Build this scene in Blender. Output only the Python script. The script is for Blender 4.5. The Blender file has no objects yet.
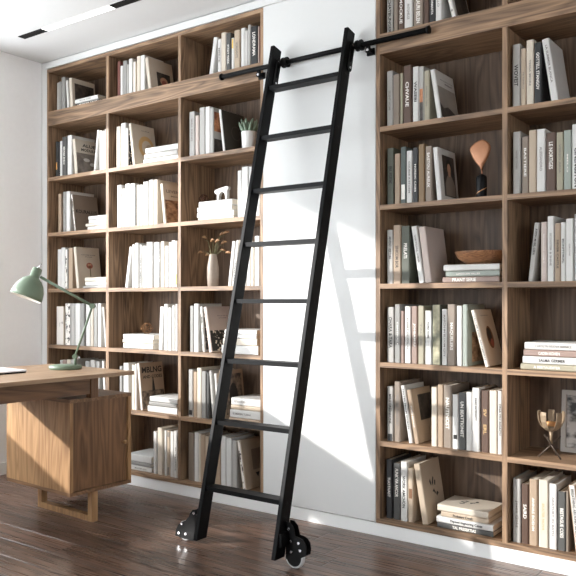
import bpy, bmesh, math, random
from mathutils import Vector, Matrix
rnd = random.Random(7)
PI = math.pi
sc = bpy.context.scene
COL = sc.collection

# ------------------------------------------------------------------ camera calibration (image taken to be 576x576)
F, HZ = 759.0, 301.0
TH = math.atan2(552, 759)
SN, CS = math.sin(TH), math.cos(TH)
CH, D = 1.11, 3.147
def ray(x, y):
    u = (x-288)/F
    return (-SN+u*CS, CS+u*SN, (HZ-y)/F)
def onY(x, y, Y=0.0):
    r = ray(x, y); t = (Y+D)/r[1]
    return Vector((r[0]*t, Y, CH+r[2]*t))
def onZ(x, y, Z=0.0):
    r = ray(x, y); t = (Z-CH)/r[2]
    return Vector((r[0]*t, -D+r[1]*t, Z))
def onX(x, y, X):
    r = ray(x, y); t = X/r[0]
    return Vector((X, -D+r[1]*t, CH+r[2]*t))
def atdepth(x, y, d):
    r = ray(x, y)
    return Vector((r[0]*d, -D+r[1]*d, CH+r[2]*d))

# ------------------------------------------------------------------ materials
def lin(c):
    o = []
    for v in c:
        v = v/255.0
        o.append(v/12.92 if v <= 0.04045 else ((v+0.055)/1.055)**2.4)
    return (o[0], o[1], o[2], 1.0)
MATS = {}
def base_mat(name):
    m = bpy.data.materials.new(name); m.use_nodes = True
    nt = m.node_tree
    b = nt.nodes['Principled BSDF']
    return m, nt, b
def plain(name, rgb, rough=0.5, metal=0.0, var=0.04, bump=0.0, scale=40, spec=0.5, emit=0.0):
    if name in MATS: return MATS[name]
    m, nt, b = base_mat(name)
    N = nt.nodes.new; L = nt.links.new
    tc = N('ShaderNodeTexCoord'); no = N('ShaderNodeTexNoise')
    no.inputs['Scale'].default_value = scale; no.inputs['Detail'].default_value = 3
    L(tc.outputs['Object'], no.inputs['Vector'])
    c = lin(rgb)
    rp = N('ShaderNodeValToRGB')
    rp.color_ramp.elements[0].position = 0.3; rp.color_ramp.elements[1].position = 0.7
    rp.color_ramp.elements[0].color = tuple(max(0, v*(1-var)) for v in c[:3])+(1,)
    rp.color_ramp.elements[1].color = tuple(min(1, v*(1+var)) for v in c[:3])+(1,)
    L(no.outputs['Fac'], rp.inputs['Fac']); L(rp.outputs['Color'], b.inputs['Base Color'])
    b.inputs['Roughness'].default_value = rough; b.inputs['Metallic'].default_value = metal
    b.inputs['Specular IOR Level'].default_value = spec
    if bump:
        bp = N('ShaderNodeBump'); bp.inputs['Strength'].default_value = bump; bp.inputs['Distance'].default_value = 0.002
        L(no.outputs['Fac'], bp.inputs['Height']); L(bp.outputs['Normal'], b.inputs['Normal'])
    if emit:
        b.inputs['Emission Color'].default_value = c; b.inputs['Emission Strength'].default_value = emit
    MATS[name] = m
    return m

def wood(name, axis, dark, light, rough=0.5, scale=1.0, contrast=1.0, planks=None):
    """oak-like wood, grain along `axis`; growth rings from a distorted noise stretched along the grain"""
    m, nt, b = base_mat(name)
    N = nt.nodes.new; L = nt.links.new
    tc = N('ShaderNodeTexCoord')
    mp = N('ShaderNodeMapping'); L(tc.outputs['Object'], mp.inputs['Vector'])
    s = [9*scale, 9*scale, 9*scale]; s[axis] = 0.9*scale
    mp.inputs['Scale'].default_value = s
    vec = mp.outputs['Vector']
    # slow cathedral rings
    n1 = N('ShaderNodeTexNoise'); n1.inputs['Scale'].default_value = 1.1; n1.inputs['Detail'].default_value = 2; n1.inputs['Distortion'].default_value = 0.4
    L(vec, n1.inputs['Vector'])
    mul = N('ShaderNodeMath'); mul.operation = 'MULTIPLY'; mul.inputs[1].default_value = 9.0
    L(n1.outputs['Fac'], mul.inputs[0])
    fr = N('ShaderNodeMath'); fr.operation = 'PINGPONG'; fr.inputs[1].default_value = 0.5
    L(mul.outputs[0], fr.inputs[0])
    # fine fibre
    mp2 = N('ShaderNodeMapping'); L(tc.outputs['Object'], mp2.inputs['Vector'])
    s2 = [150*scale]*3; s2[axis] = 3*scale
    mp2.inputs['Scale'].default_value = s2
    n2 = N('ShaderNodeTexNoise'); n2.inputs['Scale'].default_value = 1.0; n2.inputs['Detail'].default_value = 3
    L(mp2.outputs['Vector'], n2.inputs['Vector'])
    # broad tone
    mp3 = N('ShaderNodeMapping'); L(tc.outputs['Object'], mp3.inputs['Vector'])
    s3 = [7]*3; s3[axis] = 0.6
    mp3.inputs['Scale'].default_value = s3
    n3 = N('ShaderNodeTexNoise'); n3.inputs['Scale'].default_value = 1.0; n3.inputs['Detail'].default_value = 1
    L(mp3.outputs['Vector'], n3.inputs['Vector'])
    a1 = N('ShaderNodeMath'); a1.operation = 'MULTIPLY'; a1.inputs[1].default_value = 0.72*contrast
    L(fr.outputs[0], a1.inputs[0])
    a2 = N('ShaderNodeMath'); a2.operation = 'MULTIPLY_ADD'; a2.inputs[1].default_value = 0.55*contrast
    L(n2.outputs['Fac'], a2.inputs[0]); L(a1.outputs[0], a2.inputs[2])
    a3 = N('ShaderNodeMath'); a3.operation = 'MULTIPLY_ADD'; a3.inputs[1].default_value = 0.45*contrast
    L(n3.outputs['Fac'], a3.inputs[0]); L(a2.outputs[0], a3.inputs[2])
    val = a3.outputs[0]
    rp = N('ShaderNodeValToRGB')
    rp.color_ramp.elements[0].position = 0.32; rp.color_ramp.elements[0].color = lin(dark)
    rp.color_ramp.elements[1].position = 0.98; rp.color_ramp.elements[1].color = lin(light)
    L(val, rp.inputs['Fac'])
    colout = rp.outputs['Color']
    height = val
    if planks:
        pw, pl, pdark = planks
        sep = N('ShaderNodeSeparateXYZ'); L(tc.outputs['Object'], sep.inputs[0])
        # row index across Y, boards along X
        dv = N('ShaderNodeMath'); dv.operation = 'DIVIDE'; dv.inputs[1].default_value = pw
        of = N('ShaderNodeMath'); of.operation = 'ADD'; of.inputs[1].default_value = 0.08; L(sep.outputs['Y'], of.inputs[0]); L(of.outputs[0], dv.inputs[0])
        fl = N('ShaderNodeMath'); fl.operation = 'FLOOR'; L(dv.outputs[0], fl.inputs[0])
        fy = N('ShaderNodeMath'); fy.operation = 'FRACT'; L(dv.outputs[0], fy.inputs[0])
        wn = N('ShaderNodeTexWhiteNoise'); wn.noise_dimensions = '1D'; L(fl.outputs[0], wn.inputs['W'])
        dx = N('ShaderNodeMath'); dx.operation = 'DIVIDE'; dx.inputs[1].default_value = pl; L(sep.outputs['X'], dx.inputs[0])
        ax = N('ShaderNodeMath'); ax.operation = 'ADD'; L(dx.outputs[0], ax.inputs[0]); L(wn.outputs['Value'], ax.inputs[1])
        flx = N('ShaderNodeMath'); flx.operation = 'FLOOR'; L(ax.outputs[0], flx.inputs[0])
        fx = N('ShaderNodeMath'); fx.operation = 'FRACT'; L(ax.outputs[0], fx.inputs[0])
        cmb = N('ShaderNodeCombineXYZ'); L(fl.outputs[0], cmb.inputs[0]); L(flx.outputs[0], cmb.inputs[1])
        wn2 = N('ShaderNodeTexWhiteNoise'); wn2.noise_dimensions = '2D'; L(cmb.outputs[0], wn2.inputs['Vector'])
        # shift the grain per board
        sh = N('ShaderNodeVectorMath'); sh.operation = 'MULTIPLY_ADD'
        sh.inputs[1].default_value = (13, 13, 13)
        L(wn2.outputs['Color'], sh.inputs[0]); L(tc.outputs['Object'], sh.inputs[2])
        for q in (mp, mp2): L(sh.outputs[0], q.inputs['Vector'])
        # board tone
        hs = N('ShaderNodeHueSaturation')
        mr = N('ShaderNodeMapRange'); mr.inputs['To Min'].default_value = 0.72; mr.inputs['To Max'].default_value = 1.3
        L(wn2.outputs['Value'], mr.inputs['Value']); L(mr.outputs[0], hs.inputs['Value']); L(colout, hs.inputs['Color'])
        def edge(out, w):
            s_ = N('ShaderNodeMath'); s_.operation = 'SUBTRACT'; s_.inputs[1].default_value = 0.5; L(out, s_.inputs[0])
            ab = N('ShaderNodeMath'); ab.operation = 'ABSOLUTE'; L(s_.outputs[0], ab.inputs[0])
            g = N('ShaderNodeMath'); g.operation = 'GREATER_THAN'; g.inputs[1].default_value = 0.5-w; L(ab.outputs[0], g.inputs[0])
            return g.outputs[0]
        def groove(out, wm):
            s_ = N('ShaderNodeMath'); s_.operation = 'SUBTRACT'; s_.inputs[1].default_value = 0.5; L(out, s_.inputs[0])
            ab = N('ShaderNodeMath'); ab.operation = 'ABSOLUTE'; L(s_.outputs[0], ab.inputs[0])
            g = N('ShaderNodeMapRange'); g.interpolation_type = 'SMOOTHSTEP'
            g.inputs['From Min'].default_value = 0.5-wm; g.inputs['From Max'].default_value = 0.5
            g.inputs['To Min'].default_value = 1.0; g.inputs['To Max'].default_value = 0.0
            L(ab.outputs[0], g.inputs['Value']); return g.outputs[0]
        gm = N('ShaderNodeMath'); gm.operation = 'MINIMUM'
        L(groove(fy.outputs[0], 0.006/pw), gm.inputs[0]); L(groove(fx.outputs[0], 0.005/pl), gm.inputs[1])
        groove_h = gm.outputs[0]
        e1 = edge(fy.outputs[0], 0.0013/pw); e2 = edge(fx.outputs[0], 0.0013/pl)
        mx = N('ShaderNodeMath'); mx.operation = 'MAXIMUM'; L(e1, mx.inputs[0]); L(e2, mx.inputs[1])
        mix = N('ShaderNodeMix'); mix.data_type = 'RGBA'
        L(mx.outputs[0], mix.inputs[0]); L(hs.outputs['Color'], mix.inputs[6])
        mix.inputs[7].default_value = lin(pdark)
        colout = mix.outputs[2]
    L(colout, b.inputs['Base Color'])
    rr = N('ShaderNodeMapRange'); rr.inputs['To Min'].default_value = rough-0.08; rr.inputs['To Max'].default_value = rough+0.12
    L(n2.outputs['Fac'], rr.inputs['Value']); L(rr.outputs[0], b.inputs['Roughness'])
    bp = N('ShaderNodeBump'); bp.inputs['Strength'].default_value = 0.15; bp.inputs['Distance'].default_value = 0.001
    L(height, bp.inputs['Height']); L(bp.outputs['Normal'], b.inputs['Normal'])
    if planks:
        b2 = N('ShaderNodeBump'); b2.inputs['Strength'].default_value = 0.8; b2.inputs['Distance'].default_value = 0.003
        L(groove_h, b2.inputs['Height']); L(bp.outputs['Normal'], b2.inputs['Normal']); L(b2.outputs['Normal'], b.inputs['Normal'])
    MATS[name] = m
    return m

OAK_D, OAK_L = (77, 58, 44), (174, 141, 110)
wood('oak_back_shaded', 2, (60, 46, 36), (130, 105, 84), 0.55)  # same oak, darkened: shade inside the cells put into the colour
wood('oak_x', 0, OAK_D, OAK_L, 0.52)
wood('oak_z', 2, OAK_D, OAK_L, 0.52)
wood('desk_oak_y', 1, (132, 104, 78), (186, 156, 126), 0.42, 1.0, 0.8)
wood('desk_oak_z', 2, (134, 97, 62), (200, 158, 112), 0.45, 1.0, 0.9)
wood('desk_shaded_y', 1, (70, 47, 31), (130, 95, 66), 0.5)  # desk oak darkened for the apron, its shade painted in
wood('desk_shaded_z', 2, (84, 57, 36), (150, 110, 76), 0.5)  # post and door: shade on the right-hand faces put into the wood colour
wood('desk_oak_x', 0, (94, 66, 44), (160, 122, 88), 0.45, 1.2, 0.9)
wood('floor_boards', 0, (44, 31, 25), (130, 102, 86), 0.27, 0.8, 1.0, planks=(0.14, 1.7, (30, 21, 16)))
wood('bowl_wood', 0, (70, 42, 26), (182, 130, 90), 0.4, 4.0, 1.0)
plain('wall_paint', (246, 245, 244), 0.85, var=0.01)
plain('wall_greige', (176, 174, 172), 0.85, var=0.01)
plain('ceiling_paint', (218, 218, 217), 0.9, var=0.005)
plain('white_lacquer', (218, 218, 216), 0.45, var=0.005)
plain('baseboard_white', (240, 240, 238), 0.5, var=0.005)
plain('black_metal', (5, 5, 6), 0.5, 0.0, var=0.1, bump=0.05, scale=200, spec=0.15)
plain('black_gloss', (8, 8, 9), 0.45, 0.0, spec=0.2)
plain('tyre_grey', (190, 190, 190), 0.45)
plain('steel', (205, 205, 208), 0.25, 1.0)
plain('rubber', (20, 20, 20), 0.6)
plain('lamp_green', (104, 120, 100), 0.38, var=0.01)
plain('lamp_inner', (242, 238, 230), 0.5)
plain('pages', (226, 216, 200), 0.8, var=0.06, scale=220)
plain('ceramic_white', (234, 232, 228), 0.4)
plain('ceramic_grey', (176, 173, 168), 0.45)
plain('cover_black', (70, 66, 60), 0.6)
plain('cover_black_ring', (92, 87, 80), 0.6)
plain('soil', (60, 45, 35), 0.9, var=0.3)
plain('succulent_green', (120, 138, 118), 0.5, var=0.15, scale=30)
plain('vase_clay', (150, 136, 123), 0.45, var=0.06)
plain('stem_olive', (96, 92, 56), 0.6, var=0.1)
plain('dry_leaf', (150, 112, 76), 0.55, var=0.25, scale=60)
plain('copper', (170, 118, 84), 0.36, 0.3, var=0.05)
plain('copper_wire', (150, 108, 72), 0.35, 0.7)
plain('dark_wire', (92, 58, 40), 0.5, 0.3)
plain('gold_line', (176, 130, 90), 0.35, 0.5)
plain('bronze', (150, 130, 106), 0.45, 0.2)
plain('dark_bronze', (74, 62, 52), 0.45, 0.3)
plain('wax_amber', (232, 170, 110), 0.5)
plain('frame_grey', (178, 170, 162), 0.5)
plain('mat_white', (214, 210, 205), 0.7)
plain('laptop_silver', (236, 236, 238), 0.35)
plain('led_white', (255, 255, 252), 0.5, emit=1.0)
# printed artwork materials
def patt(name, c1, c2, scale=30, lo=0.45, hi=0.55, stretch=(1, 1, 1), rough=0.5):
    m, nt, b = base_mat(name)
    N = nt.nodes.new; L = nt.links.new
    tc = N('ShaderNodeTexCoord'); mp = N('ShaderNodeMapping'); mp.inputs['Scale'].default_value = stretch
    no = N('ShaderNodeTexNoise'); no.inputs['Scale'].default_value = scale; no.inputs['Detail'].default_value = 4
    rp = N('ShaderNodeValToRGB')
    rp.color_ramp.elements[0].position = lo; rp.color_ramp.elements[1].position = hi
    rp.color_ramp.elements[0].color = lin(c1); rp.color_ramp.elements[1].color = lin(c2)
    L(tc.outputs['Object'], mp.inputs['Vector']); L(mp.outputs['Vector'], no.inputs['Vector'])
    L(no.outputs['Fac'], rp.inputs['Fac']); L(rp.outputs['Color'], b.inputs['Base Color'])
    b.inputs['Roughness'].default_value = rough
    MATS[name] = m
    return m
patt('art_dark', (34, 30, 28), (92, 82, 74), 25, 0.35, 0.75)
patt('art_photo_grey', (92, 84, 78), (160, 150, 140), 16, 0.3, 0.7)
patt('art_rocks', (104, 74, 54), (204, 168, 134), 22, 0.35, 0.65, (1, 1, 2))
patt('art_city', (44, 40, 38), (150, 132, 116), 35, 0.35, 0.65)
patt('art_sky', (120, 114, 108), (176, 166, 154), 5, 0.3, 0.7)
patt('art_warm', (130, 70, 40), (214, 150, 104), 20, 0.4, 0.6)
patt('art_dots', (26, 26, 26), (226, 214, 200), 55, 0.56, 0.62)
patt('art_teal', (70, 84, 84), (112, 126, 122), 15)
patt('art_bw', (60, 55, 50), (232, 226, 218), 38, 0.40, 0.48)
patt('art_branch', (40, 38, 36), (196, 190, 184), 14, 0.40, 0.56, (1, 1, 1.6))
patt('art_olive', (104, 104, 84), (196, 188, 156), 12, 0.4, 0.6)
patt('marble_print', (222, 216, 208), (120, 108, 98), 18, 0.60, 0.72)
PAL = dict(W=(210, 208, 204), C=(206, 195, 179), LG=(172, 169, 164), G=(142, 140, 136), DG=(88, 87, 85), K=(46, 46, 47),
           T=(186, 162, 137), B=(204, 184, 160), TP=(152, 136, 122), BR=(98, 74, 60), RB=(118, 68, 58), OL=(88, 92, 78),
           GG=(92, 100, 96), SG=(168, 176, 166), KH=(178, 170, 148), MV=(166, 142, 130), PK=(218, 200, 190), OC=(142, 114, 78))
NAMES = dict(W='white', C='cream', LG='light grey', G='grey', DG='dark grey', K='charcoal', T='tan', B='beige', TP='taupe',
             BR='brown', RB='reddish brown', OL='dark olive', GG='grey green', SG='sage green', KH='khaki', MV='mauve brown',
             PK='pale pink', OC='ochre brown')
for k, v in PAL.items():
    if k not in 'W C LG': v = tuple(int(q*0.9) for q in v)
    plain('book_'+NAMES[k].replace(' ', '_'), v, 0.5, var=0.03, scale=25)
def bmat(k): return MATS['book_'+NAMES[k].replace(' ', '_')]
plain('ink_black', (38, 36, 35), 0.6); plain('ink_white', (236, 232, 224), 0.6); plain('ink_grey', (128, 122, 116), 0.6)
plain('ink_gold', (206, 170, 118), 0.5); plain('ink_red', (160, 92, 80), 0.6); plain('ink_yellow', (226, 184, 92), 0.6); plain('ink_green', (150, 176, 84), 0.6)
plain('ink_skin', (196, 150, 122), 0.6); plain('ink_brown', (120, 84, 58), 0.6); plain('ink_orange', (206, 148, 80), 0.6)
INK = dict(k='ink_black', w='ink_white', g='ink_grey', o='ink_gold')

# ------------------------------------------------------------------ mesh helpers
def box(bm, x0, x1, y0, y1, z0, z1, mi=0):
    vs = [bm.verts.new((x, y, z)) for z in (z0, z1) for y in (y0, y1) for x in (x0, x1)]
    fs = [(0, 2, 3, 1), (4, 5, 7, 6), (0, 1, 5, 4), (2, 6, 7, 3), (0, 4, 6, 2), (1, 3, 7, 5)]
    out = []
    for f in fs:
        fc = bm.faces.new([vs[i] for i in f]); fc.material_index = mi; out.append(fc)
    return out
def bevel(bm, w, seg=1, angle=0.5):
    es = [e for e in bm.edges if len(e.link_faces) == 2 and e.calc_face_angle(0) > angle]
    bmesh.ops.bevel(bm, geom=es, offset=w, segments=seg, affect='EDGES', profile=0.5, clamp_overlap=True)
def tube(bm, pts, r, n=12, cap=True, mi=0):
    pts = [Vector(p) for p in pts]
    rs = r if isinstance(r, (list, tuple)) else [r]*len(pts)
    rings = []; prev = None
    for i, p in enumerate(pts):
        d = (pts[min(i+1, len(pts)-1)]-pts[max(i-1, 0)]).normalized()
        if prev is None:
            a = Vector((0, 0, 1)) if abs(d.z) < 0.9 else Vector((1, 0, 0))
            u = d.cross(a).normalized()
        else:
            u = (prev-d*prev.dot(d)).normalized()
        prev = u; v = d.cross(u)
        rings.append([bm.verts.new(p+(u*math.cos(2*PI*k/n)+v*math.sin(2*PI*k/n))*rs[i]) for k in range(n)])
    for i in range(len(rings)-1):
        for k in range(n):
            f = bm.faces.new((rings[i][k], rings[i][(k+1) % n], rings[i+1][(k+1) % n], rings[i+1][k])); f.smooth = True; f.material_index = mi
    if cap:
        bm.faces.new(rings[0][::-1]).material_index = mi; bm.faces.new(rings[-1]).material_index = mi
def lathe(bm, prof, n=40, M=None, smooth=True, mi=0):
    """revolve (r,z) profile about Z; r=0 ends close to a point"""
    M = M or Matrix.Identity(4)
    rings = []
    for r, z in prof:
        if r < 1e-6: rings.append([bm.verts.new(M @ Vector((0, 0, z)))])
        else: rings.append([bm.verts.new(M @ Vector((r*math.cos(2*PI*k/n), r*math.sin(2*PI*k/n), z))) for k in range(n)])
    for a, b in zip(rings, rings[1:]):
        for k in range(n):
            k2 = (k+1) % n
            if len(a) == 1 and len(b) == 1: continue
            if len(a) == 1: f = bm.faces.new((a[0], b[k2], b[k]))
            elif len(b) == 1: f = bm.faces.new((a[k], a[k2], b[0]))
            else: f = bm.faces.new((a[k], a[k2], b[k2], b[k]))
            f.smooth = smooth; f.material_index = mi
    for rg, fl in ((rings[0], True), (rings[-1], False)):
        if len(rg) > 1:
            f = bm.faces.new(rg[::-1] if fl else rg); f.material_index = mi
def obj(name, bm, mats, parent=None, recalc=True):
    if recalc: bmesh.ops.recalc_face_normals(bm, faces=bm.faces)
    me = bpy.data.meshes.new(name); bm.to_mesh(me); bm.free()
    for m in (mats if isinstance(mats, (list, tuple)) else [mats]): me.materials.append(MATS[m] if isinstance(m, str) else m)
    o = bpy.data.objects.new(name, me); COL.objects.link(o)
    if parent: o.parent = parent
    return o
def tag(o, label, cat, group=None):
    o['label'] = label; o['category'] = cat
    if group: o['group'] = group
    return o
def thing(name, label, cat, loc=(0, 0, 0), rot=(0, 0, 0), group=None):
    o = bpy.data.objects.new(name, None); COL.objects.link(o)
    o.empty_display_size = 0.05
    o.location = loc; o.rotation_euler = rot
    return tag(o, label, cat, group)
def struct(name, bm, mats):
    o = obj(name, bm, mats); o['kind'] = 'structure'; return o
def boxobj(name, b, mat, parent=None, bev=0.0012, seg=1):
    bm = bmesh.new(); box(bm, *b)
    if bev: bevel(bm, bev, seg)
    return obj(name, bm, mat, parent)

# ------------------------------------------------------------------ setting
XW = -4.337            # left wall face
ZC = 2.705             # ceiling
XE, YB = 3.2, -5.8     # extent modelled to the right and behind the camera
bm = bmesh.new(); box(bm, XW-0.12, XE, YB, 0.45, -0.06, 0.0); struct('floor', bm, 'floor_boards')
bm = bmesh.new(); box(bm, XW-0.12, XE, YB, 0.45, ZC, ZC+0.08); struct('ceiling', bm, 'ceiling_paint')
bm = bmesh.new(); box(bm, XW, XE, 0.335, 0.45, 0.0, ZC); struct('wall_back', bm, 'wall_paint')
# left wall with a wide window opening nearer the camera
WY0, WY1, WZ0, WZ1 = -5.4, -0.46, 0.72, 2.53
bm = bmesh.new()
box(bm, XW-0.12, XW, WY1, 0.45, 0, ZC); box(bm, XW-0.12, XW, YB, WY0, 0, ZC)
box(bm, XW-0.12, XW, WY0, WY1, 0, WZ0); box(bm, XW-0.12, XW, WY0, WY1, WZ1, ZC)
struct('wall_left', bm, 'wall_paint')
bm = bmesh.new()  # unseen right wall; its opening is added to brighten the left wall
box(bm, XE, XE+0.12, YB, -4.6, 0, ZC); box(bm, XE, XE+0.12, -2.4, 0.45, 0, ZC)
box(bm, XE, XE+0.12, -4.6, -2.4, 0, 0.9); box(bm, XE, XE+0.12, -4.6, -2.4, 2.4, ZC)
struct('wall_right', bm, 'wall_paint')
bm = bmesh.new()  # unseen wall, greige to cut bounce; opening added to light left wall and panel
box(bm, XW-0.12, -4.0, YB-0.12, YB, 0, ZC); box(bm, -2.6, XE+0.12, YB-0.12, YB, 0, ZC)
box(bm, -4.0, -2.6, YB-0.12, YB, 0, 0.2); box(bm, -4.0, -2.6, YB-0.12, YB, 2.5, ZC)
struct('wall_front', bm, 'wall_greige')
bm = bmesh.new()
fx0, fx1 = XW-0.10, XW-0.06
box(bm, fx0, fx1, WY0, WY1, WZ0, WZ0+0.03); box(bm, fx0, fx1, WY0, WY1, WZ1-0.03, WZ1)
box(bm, fx0, fx1, WY0, WY0+0.03, WZ0+0.03, WZ1-0.03); box(bm, fx0, fx1, WY1-0.03, WY1, WZ0+0.03, WZ1-0.03)
struct('window_1', bm, 'white_lacquer')
bm = bmesh.new(); box(bm, XW, XW+0.014, YB, -0.002, 0, 0.075); bevel(bm, 0.003); struct('baseboard_left', bm, 'baseboard_white')
# shelving wall: plinth, filler strip, frieze
LX0, LX1 = -4.276, -2.451
RX0, RX1 = -1.774, -0.524
bm = bmesh.new(); box(bm, XW+0.0142, XE, 0.004, 0.03, 0.0, 0.0605); bevel(bm, 0.002); struct('baseboard_back', bm, 'baseboard_white')
bm = bmesh.new(); box(bm, XW+0.003, LX0-0.0006, 0.0, 0.03, 0.062, ZC-0.004); bevel(bm, 0.001); struct('trim_1', bm, 'white_lacquer')
bm = bmesh.new(); box(bm, LX0, XE, 0.0, 0.03, 2.6575, ZC-0.006); bevel(bm, 0.001); struct('trim_2', bm, 'white_lacquer')
bm = bmesh.new(); box(bm, LX1+0.002, RX0-0.003, 0.0, 0.022, 0.066, 2.654); bevel(bm, 0.0025, 2); struct('door_1', bm, 'white_lacquer')
bm = bmesh.new(); box(bm, RX1+0.002, XE, 0.0, 0.022, 0.066, 2.654); bevel(bm, 0.0025, 2); struct('door_2', bm, 'white_lacquer')

# ------------------------------------------------------------------ bookcases
DEP = 0.29
FL = {0: 2.367, 1: 1.930, 2: 1.562, 3: 1.191, 4: 0.821, 5: 0.450, 6: 0.085}     # top of each row's board
TS = 0.023
def bookcase(label, x0, x1, cols):
    t = thing('bookcase', label, 'bookcase', ((x0+x1)/2, 0, 0.062))
    def part(name, b, mat):
        bm = bmesh.new(); box(bm, *b); bevel(bm, 0.001)
        o = obj(name, bm, mat, t); o.matrix_parent_inverse = Matrix.Translation(t.location).inverted(); return o
    zb, zt = 0.062, 2.651
    edges = [(x0, cols[0][0])]+[(cols[i][1], cols[i+1][0]) for i in range(len(cols)-1)]+[(cols[-1][1], x1)]
    part('back_panel', (x0, x1, DEP, DEP+0.012, zb, zt), 'oak_back_shaded')
    part('top_board', (x0, x1, 0, DEP, zt-0.022, zt), 'oak_x')
    part('base_board', (x0, x1, 0, DEP, zb, FL[6]), 'oak_x')
    part('beam', (edges[0][1], edges[-1][0], -0.0012, DEP, 2.2725, FL[0]), 'oak_x')
    for i, (a, b) in enumerate(edges):
        if i in (0, len(edges)-1):
            part('side_panel', (a, b, 0, DEP, FL[6], zt-0.022), 'oak_z')
        else:
            part('divider', (a, b, 0, DEP, FL[6], 2.2725), 'oak_z')
            part('divider', (a, b, 0, DEP, FL[0], zt-0.022), 'oak_z')
    for a, b in cols:
        for r in range(1, 6):
            part('shelf', (a, b, 0, DEP, FL[r]-TS, FL[r]), 'oak_x')
    return t
LC = [(-4.260, -3.686), (-3.662, -3.067), (-3.047, -2.469)]
RC = [(-1.753, -1.162), (-1.140, -0.546)]
bookcase('tall oak bookcase left of the ladder, three columns wide', LX0, LX1, LC)
bookcase('tall oak bookcase to the right of the white panel', RX0, RX1, RC)

# ------------------------------------------------------------------ text as mesh
TXT = {}
def text_geo(s):
    if s in TXT: return TXT[s]
    cu = bpy.data.curves.new('lettering', 'FONT'); cu.body = s; cu.resolution_u = 2; cu.offset = 0.026
    o = bpy.data.objects.new('lettering', cu); COL.objects.link(o)
    bpy.context.view_layer.update()
    me = bpy.data.meshes.new_from_object(o.evaluated_get(bpy.context.evaluated_depsgraph_get()))
    vs = [(v.co.x, v.co.y) for v in me.vertices]; fs = [tuple(p.vertices) for p in me.polygons]
    bpy.data.objects.remove(o); bpy.data.curves.remove(cu); bpy.data.meshes.remove(me)
    x0 = min(v[0] for v in vs); x1 = max(v[0] for v in vs); y0 = min(v[1] for v in vs); y1 = max(v[1] for v in vs)
    vs = [((a-x0)/(x1-x0), (b-y0)/(y1-y0)) for a, b in vs]
    TXT[s] = (vs, fs, (x1-x0)/(y1-y0)); return TXT[s]
def add_text(bm, s, org, ux, uy, length, height, mi):
    """letters filling length x height from org; ux reading direction, uy letter up"""
    vs, fs, asp = text_geo(s)
    org, ux, uy = Vector(org), Vector(ux), Vector(uy)
    nv = [bm.verts.new(org+ux*(a*length)+uy*(b*height)) for a, b in vs]
    n = ux.cross(uy)
    for f in fs:
        try: fc = bm.faces.new([nv[i] for i in f])
        except ValueError: continue
        fc.normal_update()
        if fc.normal.dot(n) < 0: fc.normal_flip()
        fc.material_index = mi

# ------------------------------------------------------------------ books
ART = {}   # cover designs: list of (kind, args, material); fractions of the cover, y=0 at spine, z=0 at foot
R = lambda a, b, c, d: [(a, c), (b, c), (b, d), (a, d)]
def E(cy, cz, ry, rz, n=28): return [(cy+ry*math.cos(2*PI*k/n), cz+rz*math.sin(2*PI*k/n)) for k in range(n)]
ART['dark_picture'] = [(R(.12, .95, .10, .84), 'art_dark')]
ART['portrait'] = [(R(.30, .86, .16, .62), 'art_dark'), (E(.58, .36, .16, .13), 'ink_skin'), (E(.58, .30, .10, .10), 'ink_red')]
ART['haze'] = [(R(.02, .98, .02, .62), 'art_photo_grey'), (E(.42, .44, .13, .05), 'mat_white'), (E(.66, .33, .12, .05), 'mat_white'), (E(.80, .16, .10, .045), 'mat_white'), ('ALUES', .28, .92, .80, .89, 'k'), ('MODULICE', .22, .96, .68, .76, 'k')]
ART['ring'] = [(E(.58, .48, .34, .27), 'ink_gold'), (E(.60, .47, .22, .175), 'book_cream'), (E(.70, .43, .16, .13), 'book_beige'), ('AURA', .40, .78, .86, .88, 'g')]
ART['warm_photo'] = [(R(.04, .96, .50, .92), 'art_warm'), (R(.04, .96, .03, .34), 'art_dark')]
ART['black_ring'] = [(R(0, 1, 0, 1), 'cover_black'), (E(.55, .50, .20, .17), 'cover_black_ring'), (E(.55, .50, .18, .15), 'cover_black')]
ART['grey_title'] = [(R(0, 1, 0, 1), 'book_taupe'), ('KOURALLUS', .08, .94, .50, .60, 'k')]
ART['rocks'] = [(R(.04, .98, .02, .60), 'art_rocks'), ('LEVENDSI', .12, .95, .78, .86, 'g'), ('MOLATE', .30, .90, .68, .72, 'g')]
ART['flower'] = [(R(.53, .565, .28, .50), 'stem_olive'), (E(.53, .55, .14, .075), 'ink_red'), (E(.49, .57, .05, .03), 'ink_skin'), (E(.58, .58, .045, .025), 'ink_skin'), (E(.53, .52, .06, .025), 'ink_brown'), ('THE FLORAL BLOOM', .20, .80, .80, .825, 'g'), ('STUDIES', .36, .66, .755, .775, 'g')]
ART['dots'] = [(R(.02, .98, .02, .47), 'art_dots'), (R(.62, .98, .30, .47), 'art_teal'), ('PALETTE IN', .40, .85, .78, .80, 'g'), ('ROOMS', .45, .78, .73, .75, 'g')]
ART['spire'] = [(R(.02, .98, .02, .40), 'art_city'), ([(.46, .38), (.60, .38), (.57, .55), (.545, .68), (.53, .70), (.515, .68), (.49, .55)], 'ink_black'), ('MBLNG', .08, .94, .78, .91, 'k'), ('AND CODES', .10, .94, .66, .73, 'k')]
ART['arch_photo'] = [(R(.10, .92, .10, .92), 'art_city'), (E(.5, .45, .2, .28), 'ink_black')]
ART['blocks'] = [(R(.40, .80, .36, .78), 'book_taupe'), ([(.48, .30), (.66, .30), (.57, .20)], 'book_charcoal'), ([(.84, .40), (.98, .40), (.91, .31)], 'book_charcoal')]
ART['landscape'] = [(R(.03, .97, .05, .68), 'art_sky'), ([(.03, .05), (.97, .05), (.97, .16), (.7, .24), (.45, .30), (.2, .24), (.03, .34)], 'art_dark'), ('MANARATLE', .22, .90, .82, .84, 'g'), ('MARENSO', .45, .85, .755, .785, 'k')]
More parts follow.
